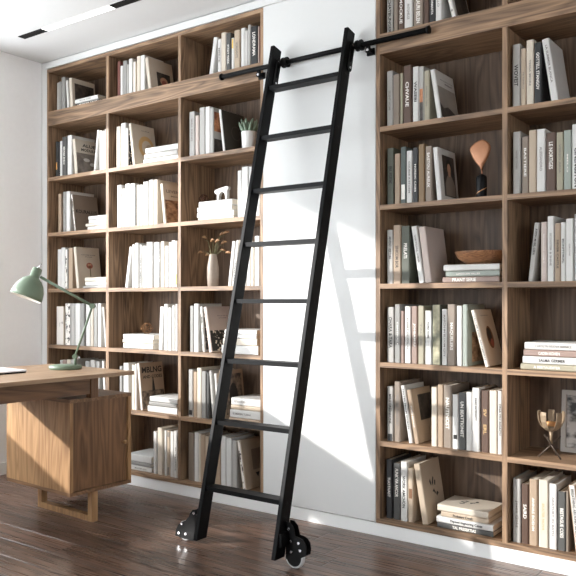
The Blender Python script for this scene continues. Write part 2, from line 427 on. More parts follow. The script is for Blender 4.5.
ART['sitter'] = [(R(.20, .88, .10, .88), 'art_dark'), (E(.55, .68, .15, .13), 'ink_black'), (E(.55, .64, .10, .10), 'ink_skin'), ([(.48, .48), (.62, .48), (.62, .58), (.48, .58)], 'ink_skin'), ([(.28, .12), (.82, .12), (.82, .34), (.70, .48), (.62, .52), (.55, .46), (.48, .52), (.40, .48), (.28, .34)], 'book_taupe')]
ART['oval'] = [(E(.52, .50, .19, .20), 'ink_brown'), (E(.50, .54, .13, .13), 'ink_black'), (E(.56, .40, .08, .07), 'ink_red'), ('TALAVES DU', .2, .7, .88, .90, 'g')]
ART['sage_photo'] = [(R(.25, .95, .06, .55), 'art_rocks')]
ART['black_photo'] = [(R(.28, .98, .40, .88), 'art_dark')]
ART['glyph'] = [([(.34, .66), (.40, .70), (.44, .60), (.40, .58)], 'ink_black'), ([(.46, .62), (.54, .72), (.58, .70), (.50, .56)], 'ink_black'), ([(.60, .66), (.66, .64), (.62, .56), (.57, .58)], 'ink_black'), ([(.44, .48), (.52, .52), (.60, .44), (.55, .42), (.52, .46)], 'ink_black'), ([(.60, .42), (.66, .46), (.74, .42), (.64, .38)], 'ink_black')]
ART['speckle'] = [(R(.05, .95, .05, .95), 'art_dots')]
ART['dim_photo'] = [(R(.06, .94, .06, .94), 'art_photo_grey')]

def make_book(name, t, d, h, ck, text=None, art=None, band=None, label='', cat='book', group=None, loc=(0, 0, 0), ry=0.0, spine=None, flat=False):
    """local: x thickness, y depth from the spine, z height; spine faces -Y, front cover faces +X"""
    root = thing(name, label, cat, loc, (0, ry, 0), group)
    bt = min(0.0025, t*0.16)
    mats = [bmat(ck)]
    def mi(m):
        m = MATS[m] if isinstance(m, str) else m
        if m not in mats: mats.append(m)
        return mats.index(m)
    bm = bmesh.new()
    c = min(0.005, t*0.34)
    prof = [(0, c), (c*0.35, c*0.35), (c, 0), (t-c, 0), (t-c*0.35, c*0.35), (t, c), (t, d), (t-bt, d), (t-bt, bt*1.4), (bt, bt*1.4), (bt, d), (0, d)]
    lo = [bm.verts.new((x, y, 0)) for x, y in prof]; hi = [bm.verts.new((x, y, h)) for x, y in prof]
    n = len(prof)
    for i in range(n): bm.faces.new((lo[i], lo[(i+1) % n], hi[(i+1) % n], hi[i]))
    bm.faces.new(lo[::-1]); bm.faces.new(hi)
    bmesh.ops.recalc_face_normals(bm, faces=bm.faces)
    e = 0.0004
    if spine:
        q = mi(spine)
        f = bm.faces.new([bm.verts.new(p) for p in ((c, -e*0.5, 0.001), (t-c, -e*0.5, 0.001), (t-c, -e*0.5, h-0.001), (c, -e*0.5, h-0.001))]); f.material_index = q
    for bd in (band or []):
        z0, z1, m = bd; q = mi(m)
        f = bm.faces.new([bm.verts.new(p) for p in ((c, -e, z0*h), (t-c, -e, z0*h), (t-c, -e, z1*h), (c, -e, z1*h))]); f.material_index = q
    if text:
        for s, ink, top, ln, th in (text if isinstance(text, list) else [text]):
            hh = t*th
            add_text(bm, s, ((t-hh)/2, -2*e, h*(1-top)), (0, 0, -1), (1, 0, 0), ln*h, hh, mi(INK[ink]))
    if art:
        for k, a in enumerate(ART[art]):
            off = t+e*(k*0.5+1)
            if isinstance(a[0], str):
                s, y0, y1, z0, z1, ink = a
                add_text(bm, s, (off, y0*d, z0*h), (0, 1, 0), (0, 0, 1), (y1-y0)*d, (z1-z0)*h, mi(INK[ink]))
            else:
                f = bm.faces.new([bm.verts.new((off, min(max(y, .015), .995)*d, min(max(z, .003), .997)*h)) for y, z in a[0]]); f.normal_update()
                if f.normal.x < 0: f.normal_flip()
                f.material_index = mi(a[1])
    obj('cover', bm, mats, root, recalc=False)
    bm = bmesh.new(); box(bm, bt, t-bt, bt*1.4, d-0.004, 0.003 if not flat else 0.003, h-0.003)
    obj('page_block', bm, 'pages', root)
    return root

ORD = ['leftmost', 'second from left', 'third from left', 'fourth from left', 'fifth from left', 'sixth from left', 'seventh from left',
       'eighth from left', 'ninth from left', 'tenth from left', 'eleventh from left', 'twelfth from left', 'thirteenth from left', 'fourteenth from left', 'fifteenth from left']
YS = 0.028
def U(xa, xb, yt, c, **k): return dict(kind='u', xa=xa, xb=xb, yt=yt, c=c, **k)
def Lp(xa, xb, xt, yt, c, **k): return dict(kind='l', xa=xa, xb=xb, xt=xt, yt=yt, c=c, **k)     # leaning; xt = top-left px
def fill_row(row, cname, group, books, x_min, x_max, ys=YS):
    z = FL[row]+0.0004
    prev = x_min+0.001; prevh = 9; prevtan = 0.0
    bs = []
    for b in books:
        A = onY(b['xa'], 300, ys).x; Bx = onY(b['xb'], 300, ys).x
        t = max(Bx-A, 0.006)
        th = 0.0
        topz = onY(b.get('xt', b['xa']), b['yt'], ys).z
        h = topz-z
        if b['kind'] == 'l':
            dx = onY(b['xt'], b['yt'], ys).x-A
            th = math.atan2(dx, h); h = math.hypot(dx, h); t *= math.cos(th)
        t *= 0.965
        ztop = {0: 2.629, 1: 2.2725}.get(row, FL.get(row-1, 0)-TS)
        h = min(h, (ztop-z-0.006)/math.cos(th)-(t*math.sin(abs(th))))
        bs.append(dict(b, A=A, t=t, th=th, h=h))
    # keep neighbours clear of each other
    for i, b in enumerate(bs):
        if b['th'] < 0:       # leans left on the previous book, pivot bottom-left
            b['A'] = max(b['A'], prev+0.0008)
            lim = (b['A']-prev-0.0012)/max(min(prevh, b['h']), 0.02)+prevtan
            b['th'] = -min(-b['th'], math.atan(max(lim, 0.0)))
            prev = b['A']+b['t']/math.cos(b['th'])
            prevtan = math.tan(-b['th']); prevh = b['h']*math.cos(b['th'])
        elif b['th'] > 0:
            b['A'] = max(b['A'], prev+0.0008)
            prev = b['A']+b['t']/math.cos(b['th']); prevh = b['h']; prevtan = 0
            nx = next((q for q in bs[i+1:]), None)
            if nx and nx['kind'] == 'l' and nx['th'] > 0:
                b['th'] = nx['th'] = min(b['th'], nx['th']); nx['A'] = max(nx['A'], prev+0.002)
            elif nx: 
                lim = (nx['A']-prev-0.001)/min(b['h'], nx['h']); b['th'] = min(b['th'], math.atan(max(lim, 0)))
        else:
            e = b['A']+b['t']
            b['A'] = max(b['A'], prev+0.0006); b['t'] = max(e-b['A'], 0.006)
            prev = b['A']+b['t']; prevh = b['h']; prevtan = 0
    for i in range(len(bs)-2, -1, -1):
        if bs[i]['th'] > 0 and bs[i+1]['th'] > 0: bs[i]['th'] = min(bs[i]['th'], bs[i+1]['th'])
        elif bs[i]['th'] > 0 and bs[i+1]['kind'] == 'l' and bs[i+1]['th'] <= 0: pass
    over = prev-(x_max-0.001)
    if over > 0:
        last = bs[-1]; last['t'] = max(last['t']-over, 0.004)
    nst = [0]
    for i, b in enumerate(bs):
        dep = min(b.get('d', 0.72*b['h']), 0.235)
        loc = [b['A'], ys+rnd.uniform(0, 0.004), z]
        if b['th'] > 0: loc[2] += b['t']*math.sin(b['th'])
        st = 'leaning left' if b['th'] < -0.02 else ('leaning right' if b['th'] > 0.02 else 'upright')
        nm = b.get('n', NAMES[b['c']])
        lab = '%s %s book, %s, %s' % (nm, st, ORD[i], cname)
        make_book('book', b['t'], dep, b['h'], b['c'], b.get('tx'), b.get('art'), b.get('band'), lab, 'book', group, loc, b['th'], b.get('spine'))
STK = {1: ['single'], 2: ['lower', 'upper'], 3: ['bottom', 'middle', 'top'], 4: ['bottom', 'second-lowest', 'second-highest', 'topmost']}
def stack(row, cname, group, books, ys=0.022, d=0.2, xmax=None):
    """books bottom to top: (xa, xb, ybottom, ytop, colour, opts); thickness from pixels at xa"""
    z = FL[row]+0.0004
    tops = []
    for i, b in enumerate(books):
        xa, xb, y0, y1, c = b[:5]; k = b[5] if len(b) > 5 else {}
        X0 = onY(xa, 300, ys).x; X1 = onY(xb, 300, ys).x
        if xmax is not None: X1 = min(X1, xmax-0.003)
        t = onY(xa, y1, ys).z-onY(xa, y0, ys).z
        jy = rnd.uniform(0, .009); tf = t; t *= 0.93
        lab = '%s book lying %s in the flat pile, %s' % (k.get('n', NAMES[c]), STK[len(books)][i], cname)
        make_book('book', t, d-0.004*(i % 3), X1-X0, c, k.get('tx'), k.get('art'), k.get('band'), lab, 'book', group, (X1, ys+jy, z), -PI/2, flat=True)
        z += t+0.0009
        tops.append(((X0+X1)/2, z, X0, X1))
    return tops[-1]
def T(s, ink='k', top=0.25, ln=0.4, th=0.45): return (s, ink, top, ln, th)
G = lambda s: 'books in '+s

# ---- left bookcase, top row
c = 'top row left column, left bookcase'; g = G(c)
fill_row(0, c, g, [U(56.6, 58.8, 83, 'LG'), U(58.8, 61, 82, 'G'), U(61, 64.6, 77.6, 'G'), Lp(67, 69, 65.4, 80.8, 'W'), Lp(69.8, 72.6, 68.4, 78.4, 'C', art='dark_picture', d=.19, n='cream dark-pictured')], *LC[0])
stack(0, c, g, [(76.6, 99, 105.4, 102.0, 'DG', dict(tx=[T('MUNDER ATLAS', 'w', .1, .8, .55)], n='dark lettered')), (75, 97.6, 101.5, 97.0, 'W', dict(tx=[T('AROUND NOVEN', 'g', .2, .5, .3)]))], xmax=LC[0][1])
c = 'top row middle column, left bookcase'; g = G(c)
fill_row(0, c, g, [U(117, 120.1, 61.8, 'RB'), U(120.2, 122.7, 66.2, 'W'), U(122.7, 126.6, 61.2, 'G'), U(126.7, 128.6, 64.6, 'LG'), U(128.6, 132.3, 59.2, 'W'), U(132.6, 135.9, 62.1, 'B', spine='marble_print', n='beige mottled'), U(136.1, 139.8, 56.5, 'C'), U(140.2, 144.6, 55.9, 'W'), Lp(148.2, 151.4, 144.6, 58.4, 'C', art='portrait', d=.2, n='cream portrait-covered')], *LC[1])
c = 'top row right column, left bookcase'; g = G(c)
fill_row(0, c, g, [Lp(208.5, 212.6, 213.2, 38, 'W'), U(217, 220.6, 39.6, 'W', tx=T('MERCE', 'g', .25, .4)), U(220.8, 225.7, 33, 'C'), U(225.8, 230.4, 33.4, 'DG', tx=T('STADT WERK', 'w', .3, .5, .35)), U(230.8, 233.8, 38, 'W', band=[(.68, .97, 'ink_yellow')], n='white yellow-topped'), U(234, 239.8, 30.9, 'B', tx=T('VORGANTE', 'g', .3, .4, .4)), U(240.4, 244.7, 28.4, 'W'), U(244.8, 247.4, 30.9, 'W'), U(247.5, 250.5, 25.2, 'LG'), U(250.7, 257.4, 27, 'K', tx=T('LONDRAMA', 'w', .15, .6, .45)), U(257.7, 258.9, 26.5, 'PK'), U(258.9, 260.2, 26.8, 'RB')], *LC[2])
# ---- second row
c = 'second row left column, left bookcase'; g = G(c)
fill_row(1, c, g, [U(55.4, 57.7, 141.8, 'K', band=[(.22, .42, 'ink_orange')], n='black orange-banded'), U(57.8, 59.4, 142.3, 'K'), U(59.5, 61.7, 141.2, 'W'), U(61.8, 66.2, 137.2, 'DG', tx=T('EDWAR ENDO', 'w', .25, .45, .35)), U(67, 71.4, 135.7, 'W'), Lp(74.6, 77.5, 72.1, 139.5, 'C', art='haze', d=.2, n='cream misty-covered'), Lp(93.2, 95.3, 97, 130.3, 'W'), U(99.3, 102, 130.9, 'W'), U(102.1, 104.1, 131, 'W'), U(104.2, 105.8, 129.2, 'LG')], *LC[0])
c = 'second row middle column, left bookcase'; g = G(c)
fill_row(1, c, g, [U(116.1, 120.3, 126.9, 'C'), U(120.4, 125.4, 123.5, 'W'), U(125.6, 127.6, 128.1, 'W', art='speckle', n='white speckle-covered'), Lp(132.4, 135, 128.4, 123.8, 'C', art='ring', d=.19, n='cream ring-covered')], *LC[1])
stack(1, c, g, [(142.4, 177.6, 164.4, 159.2, 'W'), (143.3, 176.6, 158.8, 153.6, 'LG'), (145.3, 177.6, 153.0, 147.0, 'W')], xmax=LC[1][1])
c = 'second row right column, left bookcase'; g = G(c)
fill_row(1, c, g, [U(188.9, 194.4, 112.2, 'LG', tx=T('SMALL SHRINES', 'g', .15, .5, .3)), U(194.9, 198.4, 115.8, 'PK'), U(198.9, 204.4, 107.9, 'LG'), U(204.8, 209.7, 107, 'W'), U(209.8, 213.2, 108.2, 'LG', art='warm_photo', d=.2, n='pale photo-covered'), Lp(222.3, 224.9, 218, 110, 'W', art='black_ring', d=.2, n='black-covered')], *LC[2])
# ---- third row
c = 'third row left column, left bookcase'; g = G(c)
fill_row(2, c, g, [U(58, 61, 194, 'T'), U(62.6, 65.6, 191.8, 'G'), U(65.7, 69.5, 191.5, 'W', d=.2), Lp(74.1, 76, 70.6, 194.9, 'TP', spine='art_bw', art='grey_title', d=.2, n='grey-covered KOURALLUS')], *LC[0])
stack(2, c, g, [(87, 106.5, 229.8, 226, 'W'), (85.5, 106.5, 225.4, 222.2, 'C'), (88, 106.5, 222, 218.5, 'W'), (87.5, 106.5, 218.3, 214.2, 'W')], xmax=LC[0][1])
c = 'third row middle column, left bookcase'; g = G(c)
fill_row(2, c, g, [U(116.7, 121.1, 185.3, 'W'), U(121.2, 124.9, 188.9, 'W'), U(125, 129.7, 184, 'W'), U(129.8, 134.6, 183.7, 'W'), U(134.8, 136, 186, 'DG'), U(136.1, 139.4, 185.3, 'C'), U(139.5, 142.6, 185, 'W'), U(142.7, 147.7, 182, 'W'), U(148.2, 152.6, 180.1, 'W', tx=T('HOMELAND', 'k', .55, .42, .22)), U(153.2, 157.4, 179.9, 'C', d=.2), Lp(163, 165.8, 159.6, 184, 'C', art='rocks', d=.2, n='rock-covered')], *LC[1])
c = 'third row right column, left bookcase'; g = G(c)
tp22 = stack(2, c, g, [(198, 233.5, 220.4, 217.2, 'C'), (196.3, 233, 216.6, 211.2, 'W'), (196.6, 231, 210.6, 205.0, 'W'), (197.7, 231, 204.4, 198.6, 'W')])
fill_row(2, c, g, [U(237.0, 241.2, 170.8, 'W'), U(241.4, 248, 167.2, 'W'), U(248.4, 251.6, 167, 'W'), U(251.8, 255.6, 169, 'C'), U(255.8, 260, 168, 'W')], *LC[2])
# ---- fourth row
c = 'fourth row left column, left bookcase'; g = G(c)
fill_row(3, c, g, [U(57.2, 60.8, 249.5, 'W'), U(60.9, 64.8, 247.7, 'W'), U(64.9, 67.6, 249.5, 'G', spine='art_bw', n='grey patterned'), U(68.3, 72.4, 248.1, 'T'), Lp(76, 78.7, 72.7, 247.4, 'C', art='flower', d=.19, n='flower-covered cream')], *LC[0])
stack(3, c, g, [(82.7, 106.5, 287.6, 285, 'LG'), (85, 106.5, 284.5, 280.2, 'W'), (84.4, 106.5, 279.7, 275.2, 'C')], xmax=LC[0][1])
c = 'fourth row middle column, left bookcase'; g = G(c)
fill_row(3, c, g, [Lp(124.4, 127.4, 129, 247.2, 'W'), U(132, 134.4, 244.5, 'W'), U(134.5, 138.2, 243, 'W'), U(139, 141.7, 244.8, 'LG', tx=T('ORILA MEVO', 'k', .3, .6, .35)), U(141.8, 145.9, 246, 'W'), U(146, 152.1, 242.3, 'W'), U(153.6, 158.7, 242.3, 'W'), U(158.8, 160.2, 243, 'LG', spine='art_dots', n='dark dotted'), U(160.3, 164.2, 241.5, 'C'), U(164.5, 168, 246, 'W'), U(168.1, 170.9, 242.3, 'W'), U(171, 175.1, 240.5, 'W'), U(175.2, 177.4, 241.1, 'C', band=[(.05, .28, 'ink_green')], n='cream green-footed')], *LC[1])
c = 'fourth row right column, left bookcase'; g = G(c)
fill_row(3, c, g, [Lp(227.6, 231, 233.5, 241.8, 'W'), Lp(231.6, 234.4, 237.4, 240.6, 'W', tx=T('MEGAN', 'k', .5, .4, .35)), U(239, 242.5, 240, 'C'), U(242.7, 246.4, 241, 'W'), U(246.7, 250, 244, 'W'), U(250.3, 253.8, 243, 'C'), U(254.4, 259.6, 236.1, 'W')], *LC[2])
# ---- fifth row
c = 'fifth row left column, left bookcase'; g = G(c)
fill_row(4, c, g, [U(56.1, 63.7, 306.4, 'C', spine='marble_print', n='cream blotched'), U(64.9, 70.5, 303.4, 'LG', spine='art_bw', n='black-and-white patterned'), U(70.6, 74.5, 303.4, 'LG'), U(74.6, 79.7, 303.4, 'W'), U(79.8, 83.8, 303.4, 'G'), U(85.5, 90, 303.7, 'W'), U(90.1, 93, 303.5, 'C'), U(93.2, 97, 303.5, 'LG'), U(97.9, 101, 303.4, 'W'), Lp(104.4, 106.2, 101.6, 307.2, 'W', art='dim_photo')], *LC[0])
c = 'fifth row middle column, left bookcase'; g = G(c)
tp41 = stack(4, c, g, [(122.3, 152, 347.9, 342.4, 'W'), (121.7, 152, 341.8, 337.8, 'C'), (122.3, 152.7, 337.3, 332.0, 'W')])
fill_row(4, c, g, [Lp(158.2, 162.2, 162, 307, 'W'), U(163.8, 167.6, 304, 'W'), U(168, 171.4, 307.6, 'W'), U(171.5, 174.9, 305.2, 'LG'), U(175.2, 177.6, 304, 'W')], *LC[1])
c = 'fifth row right column, left bookcase'; g = G(c)
fill_row(4, c, g, [U(189.8, 193.6, 305.8, 'G'), U(193.7, 198.4, 303.7, 'W', d=.2), Lp(202.3, 205.1, 199.6, 306.8, 'LG', spine='art_bw', art='speckle', n='black-and-white patterned'), Lp(208.7, 212.2, 203.2, 307.2, 'PK', art='dots', d=.2, n='dotted-covered cream')], *LC[2])
stack(4, c, g, [(221.5, 258, 354.8, 345.6, 'W'), (223, 257, 345, 338, 'C'), (224, 256, 337.4, 333, 'W'), (224.5, 256.5, 332.4, 327.6, 'W')], xmax=LC[2][1])
# ---- sixth row
c = 'sixth row left column, left bookcase'; g = G(c)
fill_row(5, c, g, [U(59.5, 62.5, 360, 'LG'), U(62.6, 66, 359.5, 'MV'), U(66.1, 70, 359.6, 'C'), U(70.1, 74, 359.5, 'LG'), U(85, 90, 361, 'G'), U(90.2, 95, 360, 'LG'), U(95.2, 99.4, 361, 'G'), Lp(104, 106.2, 101.5, 361, 'W')], *LC[0])
c = 'sixth row middle column, left bookcase'; g = G(c)
fill_row(5, c, g, [U(119.3, 122.2, 366, 'G'), U(122.9, 128.3, 362.9, 'W'), U(131.2, 134.4, 364.8, 'C'), U(134.5, 136.4, 363.8, 'W'), Lp(140.2, 143, 136, 363.5, 'T', spine='book_white', art='spire', d=.19, n='spire-covered MBLNG')], *LC[1])
stack(5, c, g, [(147.6, 177, 412.6, 406, 'W'), (148.8, 176.6, 405.4, 401, 'G', dict(n='grey pale-edged')), (149.4, 177, 400.4, 395, 'W')], xmax=LC[1][1])
c = 'sixth row right column, left bookcase'; g = G(c)
fill_row(5, c, g, [U(188.3, 192.7, 369.3, 'LG', band=[(.04, .14, 'ink_black')]), U(192.8, 196.7, 371.7, 'T'), U(196.8, 201.3, 367.8, 'C'), U(201.4, 206, 371, 'G'), U(206.1, 208.6, 372.5, 'DG'), Lp(211.8, 214.6, 207.8, 370.7, 'LG'), Lp(217, 219.4, 213.8, 373.5, 'W'), Lp(222, 225, 218.2, 371, 'T', art='arch_photo', d=.18, n='tan arch-covered')], *LC[2])
stack(5, c, g, [(229, 259.6, 425.2, 420.6, 'T'), (229.5, 259.6, 420.0, 411.6, 'W', dict(tx=T('ECMERSEN TLEBAR', 'g', .1, .6, .25))), (229.8, 259.6, 411.0, 406.4, 'B'), (230.4, 259.8, 405.8, 398.2, 'W', dict(tx=T('FESTO AURBER', 'g', .1, .4, .3)))], xmax=LC[2][1], ys=0.026)
# ---- bottom row
c = 'bottom row middle column, left bookcase'; g = G(c)
stack(6, c, g, [(127, 151, 470.4, 465.2, 'W', dict(tx=T('MONTER LEAV', 'g', .3, .5, .3))), (127, 150.4, 464.6, 460.6, 'G'), (127, 151, 460, 452.6, 'W')])
fill_row(6, c, g, [U(153.2, 156.6, 431.4, 'W'), U(157, 162, 427.6, 'C'), U(164, 166.4, 430.2, 'W'), U(166.5, 169.6, 430.5, 'B', band=[(.86, .97, 'ink_grey'), (.03, .2, 'ink_grey')], n='beige grey-banded'), U(170, 173.5, 431.4, 'W'), U(173.6, 177.4, 431, 'W', tx=T('EXTRA HEROE', 'g', .35, .5, .3))], *LC[1])
c = 'bottom row right column, left bookcase'; g = G(c)
fill_row(6, c, g, [U(187.8, 193.3, 432.4, 'TP'), U(193.7, 197.9, 432.4, 'W'), U(198, 200.1, 434, 'C'), U(200.2, 204.5, 434.6, 'T'), U(204.6, 208, 436, 'B'), U(208.4, 211.6, 437, 'TP'), U(211.8, 214.8, 437, 'B'), U(215, 220.2, 440, 'T'), U(220.6, 225.6, 436, 'W', d=.2), U(226, 231.4, 437.5, 'W', d=.2), U(231.9, 236.6, 440.4, 'LG', d=.2), Lp(242.6, 246.4, 235.8, 441, 'B', spine='art_bw', art='blocks', d=.2, n='large sand-coloured')], *LC[2])

# ---- right bookcase
c = 'top row left column, right bookcase'; g = G(c)
fill_row(0, c, g, [U(386.7, 392.8, -22, 'LG', tx=T('CHATBUNGER', 'k', .35, .62, .5)), U(393.3, 397.8, -16, 'TP'), U(398, 403.7, -24, 'BR', tx=T('MOCKUE', 'w', .4, .45, .5)), U(404, 412.6, -22, 'W', tx=T('ANTOHELGE', 'g', .5, .3, .3)), U(413, 423, -20, 'TP', tx=T('LAURI BELEN', 'w', .4, .5, .4)), U(423.5, 428.6, -26, 'BR'), U(428.7, 435, -25, 'K', tx=T('ORMASTA', 'w', .5, .3, .35)), U(435.3, 441.4, -30, 'W', tx=T('BELLO', 'g', .45, .25, .35)), Lp(452.2, 456.8, 441.6, -26, 'W', spine='art_bw', art='dark_picture', d=.19, n='patterned-spine')], *RC[0])
c = 'second row left column, right bookcase'; g = G(c)
fill_row(1, c, g, [U(386.6, 392.8, 71.6, 'LG', tx=T('SILENT HOMI', 'g', .35, .35, .35)), U(392.9, 399.4, 75, 'TP'), U(399.8, 402.8, 73.4, 'KH'), U(403, 411.2, 66, 'BR', tx=T('CHVAUE', 'w', .28, .42, .42), n='brown CHVAUE-titled'), U(412.2, 418.2, 67.1, 'W', tx=T('WASEBI', 'k', .26, .36, .45), n='white WASEBI-titled'), U(418.3, 423.6, 66.8, 'LG', band=[(.36, .60, 'art_warm'), (.02, .36, 'art_dark')], n='sunset-spined'), U(423.8, 429.3, 71, 'KH', tx=T('ARTERA GEN', 'g', .3, .4, .25)), Lp(437, 441.9, 429.7, 70.2, 'W', art='landscape', d=.2, n='white landscape-covered')], *RC[0])
c = 'third row left column, right bookcase'; g = G(c)
fill_row(2, c, g, [U(386.6, 393.6, 148.5, 'OL', tx=T('BUSEK', 'k', .32, .32, .5)), U(394.4, 400, 154, 'T'), U(400.2, 405.8, 147.1, 'GG', band=[(.08, .34, 'ink_white')], n='grey green white-banded'), U(406, 412, 151, 'W', tx=T('COURSE A STORM', 'g', .2, .6, .3)), U(412.3, 417.8, 147.8, 'K', tx=T('NORDIC CASES', 'w', .3, .5, .3)), U(418, 424.3, 144.3, 'OC'), U(425, 431.8, 146.4, 'TP', tx=T('BAISTOU AUREUX', 'w', .12, .62, .4)), Lp(437, 442.2, 432.5, 147.8, 'W', art='sitter', d=.19, n='white portrait-covered')], *RC[0])
c = 'fourth row left column, right bookcase'; g = G(c)
fill_row(3, c, g, [U(386.6, 392.9, 230, 'LG', tx=T('ARVEND HERTURE', 'k', .12, .42, .4)), U(393, 400.9, 225.4, 'T', tx=T('SINICOM BOR', 'k', .35, .38, .4)), U(401, 409.6, 226.2, 'OL', tx=[T('PRELATI', 'w', .30, .26, .4)], n='dark olive PRELATI'), Lp(418.6, 424.4, 410.6, 226.8, 'W', tx=T('VIRTUAL HEIR', 'g', .15, .5, .3)), Lp(425, 431.9, 418.3, 227.5, 'PK', d=.2)], *RC[0])
tp30 = stack(3, c, g, [(442.2, 499, 283.4, 277.2, 'MV', dict(tx=[T('PRANT SERIE', 'w', .18, .42, .6)], n='mauve PRANT SERIE')), (445, 499, 276.6, 270.6, 'SG', dict(tx=[T('LANDSCAPE VALLIER', 'w', .2, .45, .35)])), (443, 499, 270.2, 263.4, 'W')], d=.2, xmax=RC[0][1])
c = 'fifth row left column, right bookcase'; g = G(c)
fill_row(4, c, g, [U(387, 394, 307, 'LG', tx=T('OHARA & TARA', 'k', .18, .56, .5)), U(394.6, 400.4, 304.3, 'G', tx=T('CENTRALE', 'w', .3, .4, .25)), U(400.7, 404, 310.8, 'MV'), U(404.3, 410.4, 306.3, 'W', tx=T('RUPERT DE COLIN', 'g', .2, .55, .3)), U(411.2, 417, 306.1, 'MV', tx=T('JOHEAMSU', 'w', .3, .4, .45)), U(418, 424, 305.7, 'KH', tx=T('TALLER', 'g', .3, .4, .25)), U(424.7, 431.4, 310.6, 'W', tx=T('ROMA HOME', 'k', .22, .3, .3)), U(431.6, 440.6, 304.7, 'OL', spine='art_olive', n='olive photo-spined'), U(441.5, 447.1, 309.1, 'W', tx=T('MARCH IN BLOOM CITY', 'g', .1, .75, .35)), U(447.3, 455.3, 304.3, 'TP', tx=T('MAQUELERS', 'w', .3, .45, .42)), U(456.4, 462, 305.7, 'W'), U(462.7, 467.6, 304.5, 'SG', art='sage_photo', d=.2), Lp(485.2, 489.6, 470.6, 310.6, 'C', spine='book_white', tx=T('VALLES DER ADAMERN', 'g', .08, .8, .4), art='oval', d=.19, n='white oval-covered')], *RC[0])
c = 'sixth row left column, right bookcase'; g = G(c)
fill_row(5, c, g, [U(386.7, 392.8, 386.3, 'LG', tx=T('MIRO GREENHONS', 'k', .14, .54, .45), band=[(.0, .13, 'book_charcoal')]), U(394, 400.2, 381.5, 'TP', tx=T('PETER PAKERS', 'g', .22, .5, .4), d=.21), Lp(408.6, 412.8, 400, 385.7, 'W', tx=T('NOTES FROM OCEAN', 'k', .06, .7, .35), d=.2), Lp(414.3, 419, 406, 390, 'T', art='black_photo', d=.2, tx=T('SANTO BRANCO', 'w', .3, .4, .3), n='tan dark-pictured'), U(431, 437, 387, 'C'), U(437.4, 443, 384.5, 'T'), U(443.2, 451.5, 385, 'TP', tx=T('NAUTINOST', 'w', .2, .5, .45)), U(452.2, 458.4, 394.3, 'W', band=[(.18, .26, 'ink_black')], n='white black-dotted'), U(458.5, 465.8, 392.3, 'DG', tx=T('UN BEATTIONIST', 'w', .16, .62, .45)), U(466, 471.9, 392, 'W'), U(472, 479.7, 387.8, 'W', tx=T('EARE INTENSITY', 'k', .16, .36, .3)), U(481, 488.8, 390.3, 'BR', tx=[T('SV', 'o', .3, .12, .4), T('ERL', 'o', .55, .16, .4)]), U(489.2, 497.3, 390.3, 'C'), U(497.6, 502, 390.9, 'W', tx=T('ONA OU AGACH', 'k', .2, .5, .5))], *RC[0])
c = 'bottom row left column, right bookcase'; g = G(c)
fill_row(6, c, g, [U(386, 392.2, 459, 'K', tx=T('TUOTHAST', 'w', .3, .34, .45)), U(392.8, 400, 462.8, 'DG', tx=T('FUNK VIA ANCOR', 'w', .1, .5, .45)), U(400.4, 407.2, 461.2, 'W', tx=T('WORK AMCHON', 'k', .24, .54, .45), d=.2), U(407.7, 413, 468, 'B', band=[(.44, .62, 'ink_brown')]), Lp(422, 428.6, 413.2, 464, 'B', art='glyph', d=.2, n='beige black-glyphed')], *RC[0])
stack(6, c, g, [(436.4, 492.6, 527.4, 521.6, 'DG', dict(tx=T('TAL PRESERTIAS', 'w', .28, .42, .55))), (436.2, 492.6, 521, 514.6, 'W', dict(tx=T('Thpeed Segnoring Cases', 'k', .24, .58, .55))), (440.3, 487.6, 514, 508.4, 'B', dict(tx=T('Probulers Creeft', 'k', .26, .42, .5))), (437, 487.6, 507.9, 501, 'C', dict(n='cream black-marked', art='glyph'))], ys=-0.0+0.024, d=.19, xmax=RC[0][1])
c = 'second row right column, right bookcase'; g = G(c)
fill_row(1, c, g, [U(512.1, 520.3, 45, 'LG', tx=T('WOVEIT', 'k', .32, .34, .5), n='light grey WOVEIT-titled'), U(520.6, 526, 48.8, 'B', tx=T('TE NARLO', 'g', .4, .3, .3)), U(526.3, 534, 40.6, 'C', tx=T('TESSA MORE', 'g', .3, .4, .25)), U(534.3, 541.4, 43, 'K', tx=T('GOTTELL STANGOV', 'w', .16, .6, .45), n='charcoal GOTTELL-titled'), Lp(551.3, 559, 541.5, 40, 'W', tx=T('LA SUMMER BLANCA', 'g', .1, .6, .3), d=.19)], *RC[1])
c = 'third row right column, right bookcase'; g = G(c)
fill_row(2, c, g, [U(512.7, 520.8, 132.3, 'LG', tx=T('HARVEST TOWERS', 'g', .3, .3, .25)), U(521.6, 528.5, 136.8, 'TP', tx=T('BASTIERE', 'w', .2, .5, .35)), U(528.7, 536.5, 130.5, 'B'), U(536.6, 545.4, 129.5, 'W', tx=T('ALESSANDRO', 'g', .28, .38, .3)), U(545.9, 555.8, 133, 'BR', tx=T('LE NORTIGES', 'w', .16, .46, .42), n='brown NORTIGES-titled'), U(556.2, 563.4, 132.7, 'KH', tx=T('VERSO ARIA', 'g', .2, .5, .3)), U(563.7, 571.4, 130.5, 'SG', tx=T('MELO', 'w', .4, .3, .2)), U(571.8, 582, 124.5, 'W', tx=T('CINENGSTON', 'k', .36, .6, .5), n='white boldly lettered')], *RC[1])
c = 'fourth row right column, right bookcase'; g = G(c)
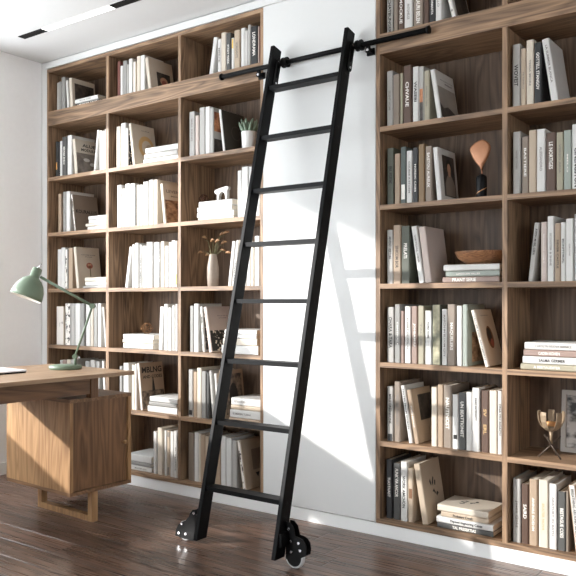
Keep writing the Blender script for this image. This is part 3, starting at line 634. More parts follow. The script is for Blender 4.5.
fill_row(3, c, g, [Lp(527.8, 533.4, 534.3, 223, 'LG', tx=T('AVION MOBIL CERA', 'k', .1, .45, .45)), U(540.7, 546.7, 222, 'PK', tx=T('WORLDS ONLY', 'w', .2, .5, .25)), U(547.3, 554.2, 216.4, 'W', tx=T('SCOOTER & SHINE', 'g', .26, .5, .3)), U(554.6, 560.5, 223.4, 'T', tx=T('SIEVER CASTLE', 'k', .28, .5, .35)), U(560.7, 565.6, 222.4, 'W', tx=T('MONITORIAL', 'k', .28, .42, .4)), U(565.7, 573.5, 218.8, 'W', tx=T('GROW', 'g', .4, .2, .2)), U(574, 582, 214, 'LG')], *RC[1])
c = 'fifth row right column, right bookcase'; g = G(c)
stack(4, c, g, [(520.2, 588, 369.6, 363.2, 'KH', dict(tx=T('A BERTAUDITER', 'w', .2, .4, .4))), (522.3, 586, 362.8, 355, 'W', dict(tx=T('SALMA GERMER', 'k', .26, .42, .4))), (523, 587, 354.6, 347.8, 'MV', dict(tx=T('CADEN KOHEN', 'w', .24, .34, .45))), (524, 585, 347.4, 339.6, 'W', dict(tx=T('CAROLYN NUOVA BERNICE', 'g', .18, .6, .35)))], d=.2)
c = 'bottom row right column, right bookcase'; g = G(c)
fill_row(6, c, g, [U(512.6, 520.8, 478.2, 'LG', tx=T('Jesse Gold', 'g', .34, .42, .4), d=.21), U(521.3, 528.5, 483.5, 'BR', tx=T('SAIRD', 'w', .34, .24, .5), n='brown SAIRD-titled'), U(529, 537.5, 478.8, 'T', tx=T('ANNAS BOEHM', 'w', .28, .5, .3), d=.21), U(538.5, 548.1, 479.5, 'C', tx=T('EKATER NOVA', 'o', .35, .4, .25), d=.21), U(549, 556.8, 483.4, 'W', tx=T('ARATURY IN BATH', 'g', .2, .6, .25), d=.21), U(557.8, 565.8, 491.3, 'DG', tx=T('BESTAGUE COES', 'w', .28, .5, .45)), U(566, 568.5, 491, 'TP'), Lp(575.5, 583, 566.6, 485, 'T', spine='book_white', tx=T('BREATHING AROUND SEASONS', 'k', .06, .75, .4), d=.2)], *RC[1])

# ------------------------------------------------------------------ helper: part built in world space under a located thing
def wpart(name, bm, mats, parent):
    o = obj(name, bm, mats, parent)
    M = Matrix.LocRotScale(parent.location, parent.rotation_euler, None)
    if parent.parent:
        q = parent.parent; M = Matrix.LocRotScale(q.location, q.rotation_euler, None) @ M
    o.matrix_parent_inverse = M.inverted()
    return o
def subpart(name, bm, mats, parent):     # below a wpart whose own transform is identity
    o = obj(name, bm, mats, parent); o.matrix_parent_inverse = (parent.matrix_parent_inverse).copy()
    # parent mesh sits at world identity, so undo nothing further
    o.matrix_parent_inverse = Matrix.Identity(4)
    return o

# ------------------------------------------------------------------ desk
P0 = Vector((-2.94, -0.452, 0.0)); RZ = -math.radians(2.5)
desk = thing('desk', 'light oak desk with a hanging one-door cabinet on a sled leg', 'desk', P0, (0, 0, RZ))
def dbox(name, b, mat, bev=0.002, parent=None):
    return boxobj(name, b, mat, parent or desk, bev)
dbox('desktop', (-0.72, 0, -1.5, 0, 0.731, 0.75), 'desk_oak_y')
dbox('apron', (-0.66, -0.05, -1.39, -0.235, 0.65, 0.7305), 'desk_shaded_y')
dbox('post', (-0.085, -0.045, -0.234, -0.190, 0.6295, 0.7305), 'desk_shaded_z')
# cabinet carcass: sides, top, bottom, back, with the door set back in the +X face
CX0, CX1, CY0, CY1, CZ0, CZ1 = -0.628, -0.071, -0.340, 0.040, 0.156, 0.629
bm = bmesh.new()
box(bm, CX0, CX1, CY0, CY0+0.02, CZ0+0.018, CZ1-0.018)
box(bm, CX0, CX1, CY1-0.02, CY1, CZ0+0.018, CZ1-0.018)
box(bm, CX0, CX0+0.015, CY0+0.02, CY1-0.02, CZ0+0.018, CZ1-0.018)
cab = obj('cabinet', bm, 'desk_oak_z', desk)
bm = bmesh.new(); box(bm, CX0, CX1, CY0, CY1, CZ1-0.018, CZ1); bevel(bm, 0.0015)
obj('cabinet_top', bm, 'desk_oak_x', cab)
bm = bmesh.new(); box(bm, CX0, CX1, CY0, CY1, CZ0, CZ0+0.018); bevel(bm, 0.0015)
obj('cabinet_base', bm, 'desk_oak_x', cab)
door = boxobj('cabinet_door', (CX1-0.03, CX1-0.010, CY0+0.0215, CY1-0.0215, CZ0+0.0195, CZ1-0.0195), 'desk_shaded_z', desk, 0.0015)
bm = bmesh.new()
lathe(bm, [(0, 0.0), (0.005, 0.0), (0.005, 0.010), (0.010, 0.014), (0.011, 0.019), (0.008, 0.023), (0, 0.024)], 20, Matrix.Translation((CX1-0.010, CY1-0.045, 0.378)) @ Matrix.Rotation(PI/2, 4, 'Y'))
obj('knob', bm, 'desk_oak_z', door)
bm = bmesh.new()
sy0, sy1 = -0.20, -0.165
box(bm, -0.555, -0.52, sy0, sy1, 0.03, CZ0); box(bm, -0.118, -0.083, sy0, sy1, 0.03, CZ0); box(bm, -0.555, -0.083, sy0, sy1, 0.0005, 0.03)
obj('sled_leg', bm, 'desk_oak_z', desk)
dbox('panel_leg', (-0.65, -0.07, -1.44, -1.40, 0.0005, 0.7305), 'desk_oak_z')

# laptop, closed, at the left
lc = onZ(27, 372.6, 0.7505)
lap = thing('laptop', 'closed silver laptop lying on the oak desk', 'laptop', (lc.x, lc.y, 0.7503), (0, 0, RZ))
boxobj('base', (-0.225, -0.004, -0.31, -0.004, 0.0, 0.007), 'black_metal', lap, 0.002, 2)
boxobj('lid', (-0.229, 0, -0.314, 0, 0.0075, 0.0145), 'laptop_silver', lap, 0.002, 2)

# desk lamp
bc = onZ(65.5, 367.6, 0.757)
ld = (-SN)*(bc.x)+CS*(bc.y+D)          # camera depth of the lamp
PX = ld/F
lamp = thing('desk_lamp', 'sage green jointed desk lamp standing on the oak desk', 'lamp', (bc.x, bc.y, 0.7503))
bm = bmesh.new(); lathe(bm, [(0, 0), (0.080, 0), (0.085, 0.003), (0.085, 0.016), (0.081, 0.021), (0, 0.022)], 48, Matrix.Translation((bc.x, bc.y, 0.7503)))
wpart('base', bm, 'lamp_green', lamp)
A0 = atdepth(75.5, 363.5, ld); A0.z = 0.772; A1 = atdepth(75.0, 356.5, ld); A2 = atdepth(92.5, 306, ld); A3 = atdepth(40.5, 277, ld)
bm = bmesh.new(); tube(bm, [A0, A1+Vector((0, 0, 0.004))], 0.007, 16); wpart('stem', bm, 'lamp_green', lamp)
vd = Vector((-SN, CS, 0))
def disc(bm, c, r, w, n=20, axis=None):
    a = (axis or vd).normalized(); tube(bm, [c-a*w/2, c+a*w/2], r, n)
bm = bmesh.new(); disc(bm, A1, 0.0125, 0.026); wpart('lower_joint', bm, 'lamp_green', lamp)
bm = bmesh.new(); disc(bm, A1+Vector((CS, SN, 0))*0.02+Vector((0, 0, -0.006)), 0.007, 0.012); wpart('joint_knob', bm, 'steel', lamp)
bm = bmesh.new(); tube(bm, [A1, A2], 0.0058, 14); wpart('lower_arm', bm, 'lamp_green', lamp)
bm = bmesh.new(); disc(bm, A2, 0.014, 0.028); wpart('elbow_joint', bm, 'lamp_green', lamp)
bm = bmesh.new(); tube(bm, [A2, A3], 0.0075, 14); wpart('upper_arm', bm, 'lamp_green', lamp)
top = atdepth(37.8, 268.2, ld); rim = atdepth(27.7, 298.2, ld)
ax = (rim-top).normalized(); ax = (ax - vd*0.19).normalized()
Mz = Matrix.Translation(top) @ ax.to_track_quat('Z', 'Y').to_matrix().to_4x4()
p = PX
pr = [(0, 0), (4.0, 0), (4.7, 0.7), (4.9, 9.4), (5.8, 10.4), (9.0, 12.6), (12.2, 16.6), (14.6, 22), (15.7, 28), (15.9, 31.6)]
bm = bmesh.new(); lathe(bm, [(r*p, z*p) for r, z in pr]+[(15.4*p, 31.6*p)]+[(max(r-0.5, 0)*p, (z+0.5)*p) for r, z in pr[::-1][1:-3]]+[(0, 11*p)], 48, Mz)
shade = wpart('lamp_shade', bm, 'lamp_green', lamp)
bm = bmesh.new(); lathe(bm, [((r-0.75)*p, (z+0.3)*p) for r, z in pr[5:]]+[((15.9-1.1)*p, 31.3*p)]+[((r-1.1)*p, (z+0.6)*p) for r, z in pr[::-1][1:5]], 48, Mz, mi=0)
wpart('shade_lining', bm, 'lamp_inner', lamp)
bm = bmesh.new(); q0 = top-ax*0.0; tube(bm, [q0, q0-ax*0.006], 0.006, 14); tube(bm, [q0-ax*0.006, q0-ax*0.012+Vector((CS, SN, 0))*0.006, q0-ax*0.026+Vector((CS, SN, 0))*0.012], [0.002, 0.0022, 0.003], 10)
wpart('switch', bm, 'steel', lamp)

# ------------------------------------------------------------------ rail
YR = -0.030
ra = onY(222, 76, YR); rb = onY(428, 31, YR); zr = (ra.z+rb.z)/2
rail = thing('ladder_rail', 'black round metal rail fixed across the white panel for the ladder', 'rail', ((ra.x+rb.x)/2, YR, zr))
bm = bmesh.new(); tube(bm, [(ra.x, YR, zr), (rb.x, YR, zr)], 0.0125, 24); wpart('rail_bar', bm, 'black_metal', rail)
for X, s in ((ra.x, -1), (rb.x, 1)):
    bm = bmesh.new(); tube(bm, [(X-s*0.004, YR, zr), (X+s*0.008, YR, zr)], 0.0175, 24); wpart('end_cap', bm, 'black_metal', rail)
for X in (onY(371.5, 48).x, onY(262.5, 74).x):
    bm = bmesh.new()
    box(bm, X-0.02, X+0.02, -0.0105, -0.0012, zr-0.05, zr-0.018)
    box(bm, X-0.012, X+0.012, YR-0.008, -0.0105, zr-0.042, zr-0.024); box(bm, X-0.008, X+0.008, YR-0.008, YR+0.008, zr-0.024, zr-0.0128)
    br = wpart('wall_bracket', bm, 'black_metal', rail)
    bm = bmesh.new(); tube(bm, [(X, YR-0.0081, zr-0.033), (X, YR-0.011, zr-0.033)], 0.0065, 14); wpart('bolt', bm, 'steel', rail)

# ------------------------------------------------------------------ ladder
KY, ZT = 0.2425, 2.400
def fy(z): return -0.095-KY*(ZT-z)
SL = math.hypot(1, KY); up = Vector((0, KY, 1))/SL; bk = Vector((0, 1, -KY))/SL
XLo, XLi, XRi, XRo = -2.328, -2.306, -1.892, -1.870
DST = 0.066
ladder = thing('library_ladder', 'tall black metal rolling ladder leaning on the rail', 'ladder', ((XLo+XRo)/2, fy(0.045), 0.0))
zb = 0.045
for x0, x1 in ((XLo, XLi), (XRi, XRo)):
    bm = bmesh.new()
    f0 = Vector((0, fy(zb), zb)); f1 = Vector((0, fy(ZT), ZT)); b1 = f1+bk*DST
    b0 = Vector((0, fy(zb)+DST*SL, zb))
    vs = [[bm.verts.new((x, q.y, q.z)) for q in (f0, b0, b1, f1)] for x in (x0, x1)]
    bm.faces.new(vs[0]); bm.faces.new(vs[1][::-1])
    for i in range(4): bm.faces.new((vs[0][i], vs[1][i], vs[1][(i+1) % 4], vs[0][(i+1) % 4]))
    bmesh.ops.recalc_face_normals(bm, faces=bm.faces)
    bevel(bm, 0.003, 2); wpart('stile', bm, 'black_metal', ladder)
tpx = [((300, 79.5)), ((297.5, 130.1)), ((290.5, 184.8)), ((279, 240.5)), ((271, 299)), ((261.5, 361)), ((252, 424.7)), ((242, 493.2))]
tz = []
for x, y in tpx:
    z = 1.0
    for _ in range(30): z = onY(x, y, fy(z)+0.008).z
    tz.append(z)
pitch = (tz[0]-tz[-1])/7
ladder_dz = [round(a-b, 3) for a, b in zip(tz, tz[1:])]
#print('TREADS', [round(v, 3) for v in tz], ladder_dz)
for i in range(8):
    z = tz[i]
    bm = bmesh.new(); y0 = fy(z)+0.008
    box(bm, XLi-0.0, XRi, y0, y0+0.060, z-0.020, z); bevel(bm, 0.003, 2)
    wpart('tread', bm, 'black_metal', ladder)
# bolts in the stiles where the treads are fixed
for i in range(8):
    z = tz[i]-0.01
    bm = bmesh.new(); tube(bm, [(XRo, fy(z)+0.03, z), (XRo+0.0015, fy(z)+0.03, z)], 0.006, 12); wpart('bolt', bm, 'black_gloss', ladder)
# roller hooks at the top
def stadium(c0, c1, r, n=10):
    """outline in (s along up, t along bk) around the segment c0-c1"""
    out = []
    for k in range(n+1):
        a = -PI/2+PI*k/n; out.append((c1[0]+r*math.cos(a), c1[1]+r*math.sin(a)))
    for k in range(n+1):
        a = PI/2+PI*k/n; out.append((c0[0]+r*math.cos(a), c0[1]+r*math.sin(a)))
    return out
for xf in (XLi, XRo):
    org = Vector((0, fy(ZT), ZT))+bk*0.050-up*0.072
    ou = stadium((-0.115, 0), (0, 0), 0.019); inn = stadium((-0.080, 0), (-0.028, 0), 0.008)
    bm = bmesh.new()
    def P(st, x): q = org+up*st[0]+bk*st[1]; return (x, q.y, q.z)
    lay = [[[bm.verts.new(P(s, x)) for s in o_] for o_ in (ou, inn)] for x in (xf+0.0006, xf+0.0056)]
    n = len(ou)
    for i in range(n):
        j = (i+1) % n
        bm.faces.new((lay[1][0][i], lay[1][0][j], lay[1][1][j], lay[1][1][i])); bm.faces.new((lay[0][0][i], lay[0][1][i], lay[0][1][j], lay[0][0][j]))
        bm.faces.new((lay[0][0][i], lay[0][0][j], lay[1][0][j], lay[1][0][i])); bm.faces.new((lay[0][1][i], lay[1][1][i], lay[1][1][j], lay[0][1][j]))
    hp = wpart('hook_plate', bm, 'black_gloss', ladder)
    for s in (0.004, -0.114):
        q = org+up*s
        bm = bmesh.new(); tube(bm, [(xf+0.0056, q.y, q.z), (xf+0.0095, q.y, q.z)], 0.0052, 14); wpart('bolt', bm, 'steel', ladder)
    # grooved roller riding round the rail
    bm = bmesh.new()
    Mr = Matrix.Translation((xf+0.008, YR, zr)) @ Matrix.Rotation(PI/2, 4, 'Y')
    pro = [(0.0135, 0.0), (0.026, 0.0), (0.026, 0.008), (0.019, 0.012), (0.019, 0.018), (0.026, 0.022), (0.026, 0.030), (0.0135, 0.030)]
    n = 28; rings = [[bm.verts.new(Mr @ Vector((r*math.cos(2*PI*k/n), r*math.sin(2*PI*k/n), z))) for k in range(n)] for r, z in pro]
    for i in range(len(rings)):
        a, b = rings[i], rings[(i+1) % len(rings)]
        for k in range(n): bm.faces.new((a[k], a[(k+1) % n], b[(k+1) % n], b[k]))
    wpart('roller', bm, 'black_gloss', ladder)
# foot casters
YC = -0.575
ppR = [(281.5, 559), (281.5, 524), (285, 521.5), (289.5, 522.5), (293.2, 527), (294.6, 533), (295.2, 536.6), (299, 537.8), (302.6, 540), (305.6, 545), (306.4, 551), (305.6, 556.5), (300.5, 558.5), (296, 559.5), (291, 559.5), (286, 559)]
ppL = [(196.5, 509.5), (196.5, 541), (191, 541), (186, 540.5), (181, 539.5), (178.5, 536.6), (175.2, 535.6), (176.2, 529), (178.4, 524.4), (181.4, 521.8), (185.4, 520.6), (188.6, 517), (190.4, 512.6), (192.6, 510)]
WR = 0.045
for side, pp, bolts, wx, face in ((1, ppR, [(288, 529), (290, 541.5), (298, 543.5), (290.6, 552), (299.7, 551)], (295.4, 551), XRo+0.0006), (-1, ppL, [(193.4, 513.6), (181.2, 524), (178.4, 533), (185, 534)], (186.4, 533), XLo-0.0006)):
    clip = (lambda x: max(x, face)) if side > 0 else (lambda x: min(x, face))
    for yc in (YC-0.018, YC+0.013):
        bm = bmesh.new()
        pts = [onY(a, b, YC-0.018) for a, b in pp]
        lo = [bm.verts.new((clip(q.x), yc, max(q.z, 0.012))) for q in pts]; hi = [bm.verts.new((v.co.x, yc+0.004, v.co.z)) for v in lo]
        n = len(lo)
        bm.faces.new(lo); bm.faces.new(hi[::-1])
        for i in range(n): bm.faces.new((lo[i], hi[i], hi[(i+1) % n], lo[(i+1) % n]))
        wpart('caster_plate', bm, 'black_gloss', ladder)
    for a, b in bolts:
        q = onY(a, b, YC-0.024)
        bm = bmesh.new(); tube(bm, [(q.x, YC-0.018, q.z), (q.x, YC-0.023, q.z)], 0.0058, 16); wpart('bolt', bm, 'steel', ladder)
    wc = onY(wx[0], wx[1], YC)
    Mw = Matrix.Translation((wc.x, YC-0.012, WR+0.0004)) @ Matrix.Rotation(-PI/2, 4, 'X')
    bm = bmesh.new(); lathe(bm, [(0, 0), (WR-0.008, 0), (WR-0.008, 0.023), (0, 0.023)], 40, Mw, smooth=False); wpart('wheel', bm, 'black_gloss', ladder)
    bm = bmesh.new()
    pro = [(WR-0.0078, 0.0), (WR-0.003, 0.0), (WR, 0.004), (WR, 0.019), (WR-0.003, 0.023), (WR-0.0078, 0.023)]
    n = 40; rings = [[bm.verts.new(Mw @ Vector((r*math.cos(2*PI*k/n), r*math.sin(2*PI*k/n), z))) for k in range(n)] for r, z in pro]
    for i in range(len(rings)):
        a, b = rings[i], rings[(i+1) % len(rings)]
        for k in range(n): bm.faces.new((a[k], a[(k+1) % n], b[(k+1) % n], b[k]))
    wpart('tyre', bm, 'tyre_grey', ladder)
    xs = sorted((face, face+side*0.012))
    bm = bmesh.new(); box(bm, xs[0], xs[1], fy(0.12)+0.008, YC-0.0185, 0.095, 0.15); bevel(bm, 0.002); wpart('caster_mount', bm, 'black_gloss', ladder)

# ------------------------------------------------------------------ ceiling strip
ca = onZ(23, 37.9, ZC); cb = onZ(45.2, 29.8, ZC); cc = onZ(110.5, 5.6, ZC)
cy = (ca.y+cb.y+cc.y)/3; hw = 0.024; ml = cb.x-ca.x
cl = thing('ceiling_light', 'recessed linear ceiling light with black end modules near left wall', 'ceiling light', ((ca.x+cc.x)/2, cy, ZC))
for x0 in (ca.x, cc.x):
    bm = bmesh.new(); box(bm, x0, x0+ml, cy-hw, cy+hw, ZC-0.004, ZC-0.0002); bevel(bm, 0.001); wpart('spot_module', bm, 'black_metal', cl)
bm = bmesh.new(); box(bm, cb.x+0.001, cc.x-0.001, cy-hw, cy+hw, ZC-0.003, ZC-0.0002); wpart('diffuser', bm, 'led_white', cl)

# ------------------------------------------------------------------ ornaments
def ico_wire(name, label, c, r, wr, mat, squash=1.0):
    t = thing(name, label, 'ornament', (c.x, c.y, c.z))
    b2 = bmesh.new(); bmesh.ops.create_icosphere(b2, subdivisions=1, radius=r, matrix=Matrix.Rotation(0.5, 4, 'X') @ Matrix.Rotation(0.3, 4, 'Z'))
    zmin = min(v.co.z for v in b2.verts)
    bm = bmesh.new()
    for e in b2.edges:
        a, b = [v.co-Vector((0, 0, zmin-wr)) for v in e.verts]
        tube(bm, [a, b], wr, 6)
    b2.free()
    obj('wire_frame', bm, mat, t)
c0 = onY(147, 330, 0.10); ico_wire('wire_ornament', 'copper wire polyhedron standing on a pile of white books', Vector((c0.x, 0.10, tp41[1]+0.0003)), 0.038, 0.0012, 'copper_wire')
c0 = onY(204, 195, 0.13); ico_wire('wire_ornament', 'dark bronze wire ball on a pile beside the white arch', Vector((c0.x, 0.13, tp22[1]+0.0003)), 0.030, 0.003, 'dark_wire')
# white arch sculpture
c0 = onY(223, 196, 0.085); zt = tp22[1]+0.0004
t = thing('arch_sculpture', 'small white ceramic arch sculpture on a pile of white books', 'sculpture', (c0.x, 0.085, zt))
bm = bmesh.new()
out = [(-0.042, 0), (-0.042, 0.042), (-0.058, 0.048), (-0.064, 0.058), (-0.058, 0.070), (-0.020, 0.080), (0.034, 0.088), (0.052, 0.084), (0.054, 0.070), (0.044, 0.060), (0.042, 0)]
inn = [(0.026, 0), (0.025, 0.026), (0.018, 0.044), (0.004, 0.054), (-0.010, 0.050), (-0.020, 0.036), (-0.024, 0.020), (-0.024, 0)]
pts = [(a*0.92, b*0.92) for a, b in out+inn]
lo = [bm.verts.new((x, -0.011, z)) for x, z in pts]; hi = [bm.verts.new((x, 0.011, z)) for x, z in pts]; n = len(pts)
bm.faces.new(lo); bm.faces.new(hi[::-1])
for i in range(n): bm.faces.new((lo[i], hi[i], hi[(i+1) % n], lo[(i+1) % n]))
bmesh.ops.recalc_face_normals(bm, faces=bm.faces); bevel(bm, 0.004, 2, 0.3)
obj('arch', bm, 'ceramic_grey', t)
# succulent
c0 = onY(249.0, 140, 0.085)
t = thing('potted_succulent', 'small green succulent in a white pot behind the ladder', 'plant', (c0.x, 0.085, FL[1]+0.0004))
bm = bmesh.new(); lathe(bm, [(0, 0), (0.034, 0), (0.037, 0.003), (0.0425, 0.100), (0.0425, 0.103), (0.0395, 0.103), (0.0385, 0.090), (0, 0.090)], 40); obj('pot', bm, 'ceramic_white', t)
bm = bmesh.new(); lathe(bm, [(0, 0.0902), (0.038, 0.0902), (0.038, 0.094), (0, 0.097)], 24); obj('soil', bm, 'soil', t)
bm = bmesh.new()
for ring, (n, tilt, ln, w) in enumerate(((9, 1.15, 0.078, 0.014), (7, 0.72, 0.086, 0.014), (5, 0.30, 0.078, 0.012))):
    for k in range(n):
        az = 2*PI*k/n+ring*0.5; pts = []; rs = []
        for s in range(6):
            u = s/5; tl = tilt*(1-0.35*u); r = ln*u*math.sin(tl)+0.006
            pts.append((r*math.cos(az), r*math.sin(az), 0.095+ln*u*math.cos(tl*0.9))); rs.append(max(w*(0.65+0.9*u-1.5*u*u), 0.0008))
        tube(bm, pts, rs, 8)
obj('leaves', bm, 'succulent_green', t)
# vase with dried stems
c0 = onY(213, 270, 0.10); zv = FL[3]+0.0004
t = thing('vase', 'slim taupe vase holding dried stems, left of the ladder', 'vase', (c0.x, 0.10, zv))
bm = bmesh.new(); lathe(bm, [(0, 0), (0.028, 0), (0.031, 0.004), (0.0345, 0.06), (0.033, 0.115), (0.025, 0.160), (0.0215, 0.180), (0.0225, 0.186), (0.0195, 0.186), (0.0185, 0.178), (0.022, 0.155), (0.029, 0.11), (0.0300, 0.02), (0, 0.012)], 40); obj('vase_body', bm, 'vase_clay', t)
br = thing('dried_branch', 'bunch of dried tan leaves on stems in the taupe vase', 'branch', (c0.x, 0.10, zv+0.016))
bs = bmesh.new(); bl = bmesh.new()
tips = [(222.8, 234.3), (226.4, 233.2), (204.2, 238), (212.6, 240.8), (217.7, 241.5), (224.2, 243), (200.2, 252), (207.4, 254.4), (223, 249.6), (228.6, 252)]
for i, (x, y) in enumerate(tips):
    q = onY(x, y, 0.10+rnd.uniform(-0.03, 0.03))-Vector((c0.x, 0.10, zv+0.016))
    b0 = Vector((rnd.uniform(-.006, .006), rnd.uniform(-.006, .006), 0.0))
    m1 = Vector((q.x*0.10, q.y*0.10, 0.155)); m2 = Vector((q.x*0.55, q.y*0.5, max(q.z*0.93, 0.19)))
    tube(bs, [b0, m1, m2, q*0.96], [0.0022, 0.002, 0.0016, 0.001], 6)
    dr = Vector((q.x, q.y*0.3, 0)).normalized() if abs(q.x) > 1e-4 else Vector((1, 0, 0))
    tip = q+dr*0.022+Vector((0, 0, -0.010 if i > 5 else 0.004)); st = q-dr*0.024+Vector((0, 0, -0.006))
    pts = [st.lerp(tip, u)+Vector((0, 0, 0.008*math.sin(PI*u))) for u in (0, .2, .4, .6, .8, 1)]
    tube(bl, pts, [0.0008, 0.006, 0.0085, 0.0075, 0.004, 0.0006], 8)
obj('stems', bs, 'stem_olive', br); obj('leaves', bl, 'dry_leaf', br)
# copper paddle on a black bottle
c0 = onY(481.5, 180, 0.08); zo = FL[2]+0.0004
t = thing('sculpture', 'copper leaf-shaped sculpture on a black cylindrical base', 'sculpture', (c0.x, 0.08, zo))
bm = bmesh.new(); lathe(bm, [(0, 0), (0.0225, 0), (0.0235, 0.002), (0.0235, 0.092), (0.021, 0.100), (0.010, 0.108), (0.006, 0.110), (0, 0.110)], 40)
obj('base', bm, 'black_gloss', t)
bm = bmesh.new()
n = 40; e = 0.0005
ra_ = [bm.verts.new(((0.0235+e)*math.cos(-PI*0.98+PI*k/n), (0.0235+e)*math.sin(-PI*0.98+PI*k/n), 0.012+0.036*k/n)) for k in range(n+1)]
rb_ = [bm.verts.new((v.co.x, v.co.y, v.co.z+0.004)) for v in ra_]
for k in range(n): bm.faces.new((ra_[k], ra_[k+1], rb_[k+1], rb_[k]))
obj('inlay_line', bm, 'gold_line', t)
bm = bmesh.new()
ol = [(481.4, 170.5), (480.2, 167.5), (477, 164), (473, 158.5), (470.6, 153), (469.8, 149.6), (471.4, 146.4), (475, 143), (479, 140.6), (483, 139.4), (486.4, 140.6), (489.6, 143.6), (490.8, 146.6), (490.2, 151), (488, 157), (484.6, 163.4), (482.8, 167.5), (482.4, 170.5)]
P2 = [onY(a, b, 0.08) for a, b in ol]; P2 = [(q.x-c0.x, q.z-zo) for q in P2]
cx = sum(q[0] for q in P2)/len(P2); cz = onY(480.5, 150, 0.08).z-zo
rings = []
for s, y in ((1, 0.0), (0.93, -0.006), (0.7, -0.011), (0.35, -0.0135)):
    rings.append((s, y))
def ringv(s, y): return [bm.verts.new((cx+(a-cx)*s, y, cz+(b-cz)*s)) for a, b in P2]
mid = ringv(1, 0)
for sgn in (-1, 1):
    prev = mid
    for s, y in ((0.985, 0.004), (0.93, 0.0075), (0.8, 0.009)):
        cur = ringv(s, y*sgn)
        for i in range(len(P2)):
            j = (i+1) % len(P2); f = bm.faces.new((prev[i], prev[j], cur[j], cur[i])); f.smooth = True
        prev = cur
    f = bm.faces.new(prev); f.smooth = True
zn = min(q[1] for q in P2)
obj('leaf_head', bm, 'copper', t)
bm = bmesh.new(); tube(bm, [(P2[0][0]*0.5+P2[-1][0]*0.5, 0, 0.1102), (P2[0][0]*0.5+P2[-1][0]*0.5, 0, zn+0.004)], 0.0028, 12); obj('neck', bm, 'copper', t)
# wooden bowl
zb_ = tp30[1]; bx = -1.297
t = thing('bowl', 'shallow grained wooden bowl on the pile of flat books', 'bowl', (bx, 0.135, zb_+0.0003))
bm = bmesh.new(); lathe(bm, [(0, 0), (0.066, 0), (0.085, 0.008), (0.114, 0.028), (0.127, 0.054), (0.1275, 0.058), (0.1235, 0.058), (0.110, 0.032), (0.080, 0.014), (0, 0.010)], 56); obj('bowl_body', bm, 'bowl_wood', t)
# candle holder
c0 = onY(551.2, 430, 0.085); zc = FL[5]+0.0004; PXc = (c0.y+D)/(CS+(551-288)/F*SN)/F
t = thing('candle_holder', 'bronze candle holder with curved petals on crossed legs', 'candle holder', (c0.x, 0.085, zc))
jc = Vector((0, 0, 0.055))
fdir = [(-0.046, -0.030, 0.0), (0.044, -0.028, 0.0), (0.010, 0.052, 0.0)]
for a in ((-0.048, -0.02, 0.003), (0.046, -0.022, 0.003), (0.006, 0.05, 0.003)):
    a = Vector(a); b = jc*2-a; b = jc+(b-jc)*0.72
    bm = bmesh.new(); tube(bm, [a, b], 0.0034, 12); obj('leg', bm, 'dark_bronze', t)
bm = bmesh.new(); lathe(bm, [(0, 0.06), (0.007, 0.06), (0.006, 0.09), (0.009, 0.112), (0, 0.114)], 20); obj('stem', bm, 'bronze', t)
bm = bmesh.new(); lathe(bm, [(0, 0.112), (0.012, 0.112), (0.026, 0.122), (0.029, 0.136), (0.0265, 0.136), (0.022, 0.124), (0, 0.120)], 28); obj('cup', bm, 'bronze', t)
for k in range(5):
    az = 2*PI*k/5-1.275+PI/5
    bm = bmesh.new(); prof = [(0.020, 0.117), (0.038, 0.132), (0.049, 0.155), (0.052, 0.182), (0.051, 0.196)]; W = 0.44
    lay = []
    for r, z in prof:
        lay.append([[bm.verts.new(((r+dr)*math.cos(az+s*W*min(1, 0.020/r*1.4)), (r+dr)*math.sin(az+s*W*min(1, 0.020/r*1.4)), z)) for s in (-1, -0.33, 0.33, 1)] for dr in (0, 0.004)])
    for i in range(len(lay)-1):
        for s in range(3):
            bm.faces.new((lay[i][1][s], lay[i][1][s+1], lay[i+1][1][s+1], lay[i+1][1][s])); bm.faces.new((lay[i][0][s], lay[i+1][0][s], lay[i+1][0][s+1], lay[i][0][s+1]))
        for s in (0, 3): bm.faces.new((lay[i][0][s], lay[i][1][s], lay[i+1][1][s], lay[i+1][0][s]))
    for L_ in (lay[0], lay[-1]):
        for s in range(3): bm.faces.new((L_[0][s], L_[0][s+1], L_[1][s+1], L_[1][s]))
    obj('petal', bm, 'bronze', t)
cd = thing('candle', 'amber candle sitting in the bronze candle holder', 'candle', (c0.x, 0.085, zc+0.1235))
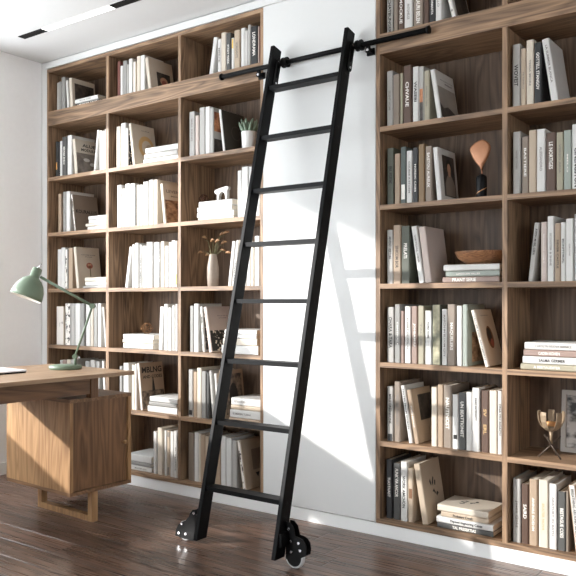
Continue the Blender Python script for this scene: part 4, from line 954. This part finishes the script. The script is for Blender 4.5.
bm = bmesh.new(); lathe(bm, [(0, 0.0), (0.015, 0.0), (0.0215, 0.012), (0.0225, 0.024), (0.020, 0.028), (0, 0.027)], 28); obj('wax', bm, 'wax_amber', cd)
bm = bmesh.new(); tube(bm, [(0, 0, 0.0268), (0.001, 0, 0.034)], 0.0008, 6); obj('wick', bm, 'ink_black', cd)
# framed print leaning at the back
fl = onY(560.8, 440, 0.2); zf = FL[5]+0.0006
t = thing('picture_frame', 'grey framed black and white print leaning in the bookcase', 'picture frame', (fl.x-0.012, 0.246, zf+0.0015), (-0.09, 0, 0))
FW, FH, fw = 0.20, 0.268, 0.020
bm = bmesh.new()
box(bm, 0, FW, -0.012, 0.012, 0, fw); box(bm, 0, FW, -0.012, 0.012, FH-fw, FH); box(bm, 0, fw, -0.012, 0.012, fw, FH-fw); box(bm, FW-fw, FW, -0.012, 0.012, fw, FH-fw)
obj('frame', bm, 'frame_grey', t)
bm = bmesh.new(); box(bm, fw+0.0005, FW-fw-0.0005, -0.002, 0.006, fw+0.0005, FH-fw-0.0005); obj('print', bm, 'art_branch', t)

# ------------------------------------------------------------------ light
w = bpy.data.worlds.new('World'); sc.world = w; w.use_nodes = True
bg = w.node_tree.nodes['Background']; bg.inputs['Color'].default_value = (0.90, 0.955, 1.0, 1); bg.inputs['Strength'].default_value = 5.0
sd = Vector((1.1, 1.0, -0.462)).normalized()
sl = bpy.data.lights.new('sun', 'SUN'); sl.energy = 4.0; sl.angle = math.radians(1.3); sl.color = (1.0, 0.975, 0.94)
so = bpy.data.objects.new('sun', sl); COL.objects.link(so); so.location = (-8, -8, 6); so.rotation_euler = sd.to_track_quat('-Z', 'Y').to_euler()

# ------------------------------------------------------------------ camera
cam = bpy.data.cameras.new('camera'); co = bpy.data.objects.new('camera', cam); COL.objects.link(co)
cam.sensor_width = 36; cam.lens = F/576*36; cam.shift_y = (HZ-288)/576; cam.clip_start = 0.05
co.location = (0, -D, CH); co.rotation_euler = (PI/2, 0, TH)
sc.camera = co
vs = sc.view_settings
vs.view_transform = 'Standard'; vs.look = 'None'; vs.gamma = 1.0; vs.use_curve_mapping = False; vs.exposure = 0.52
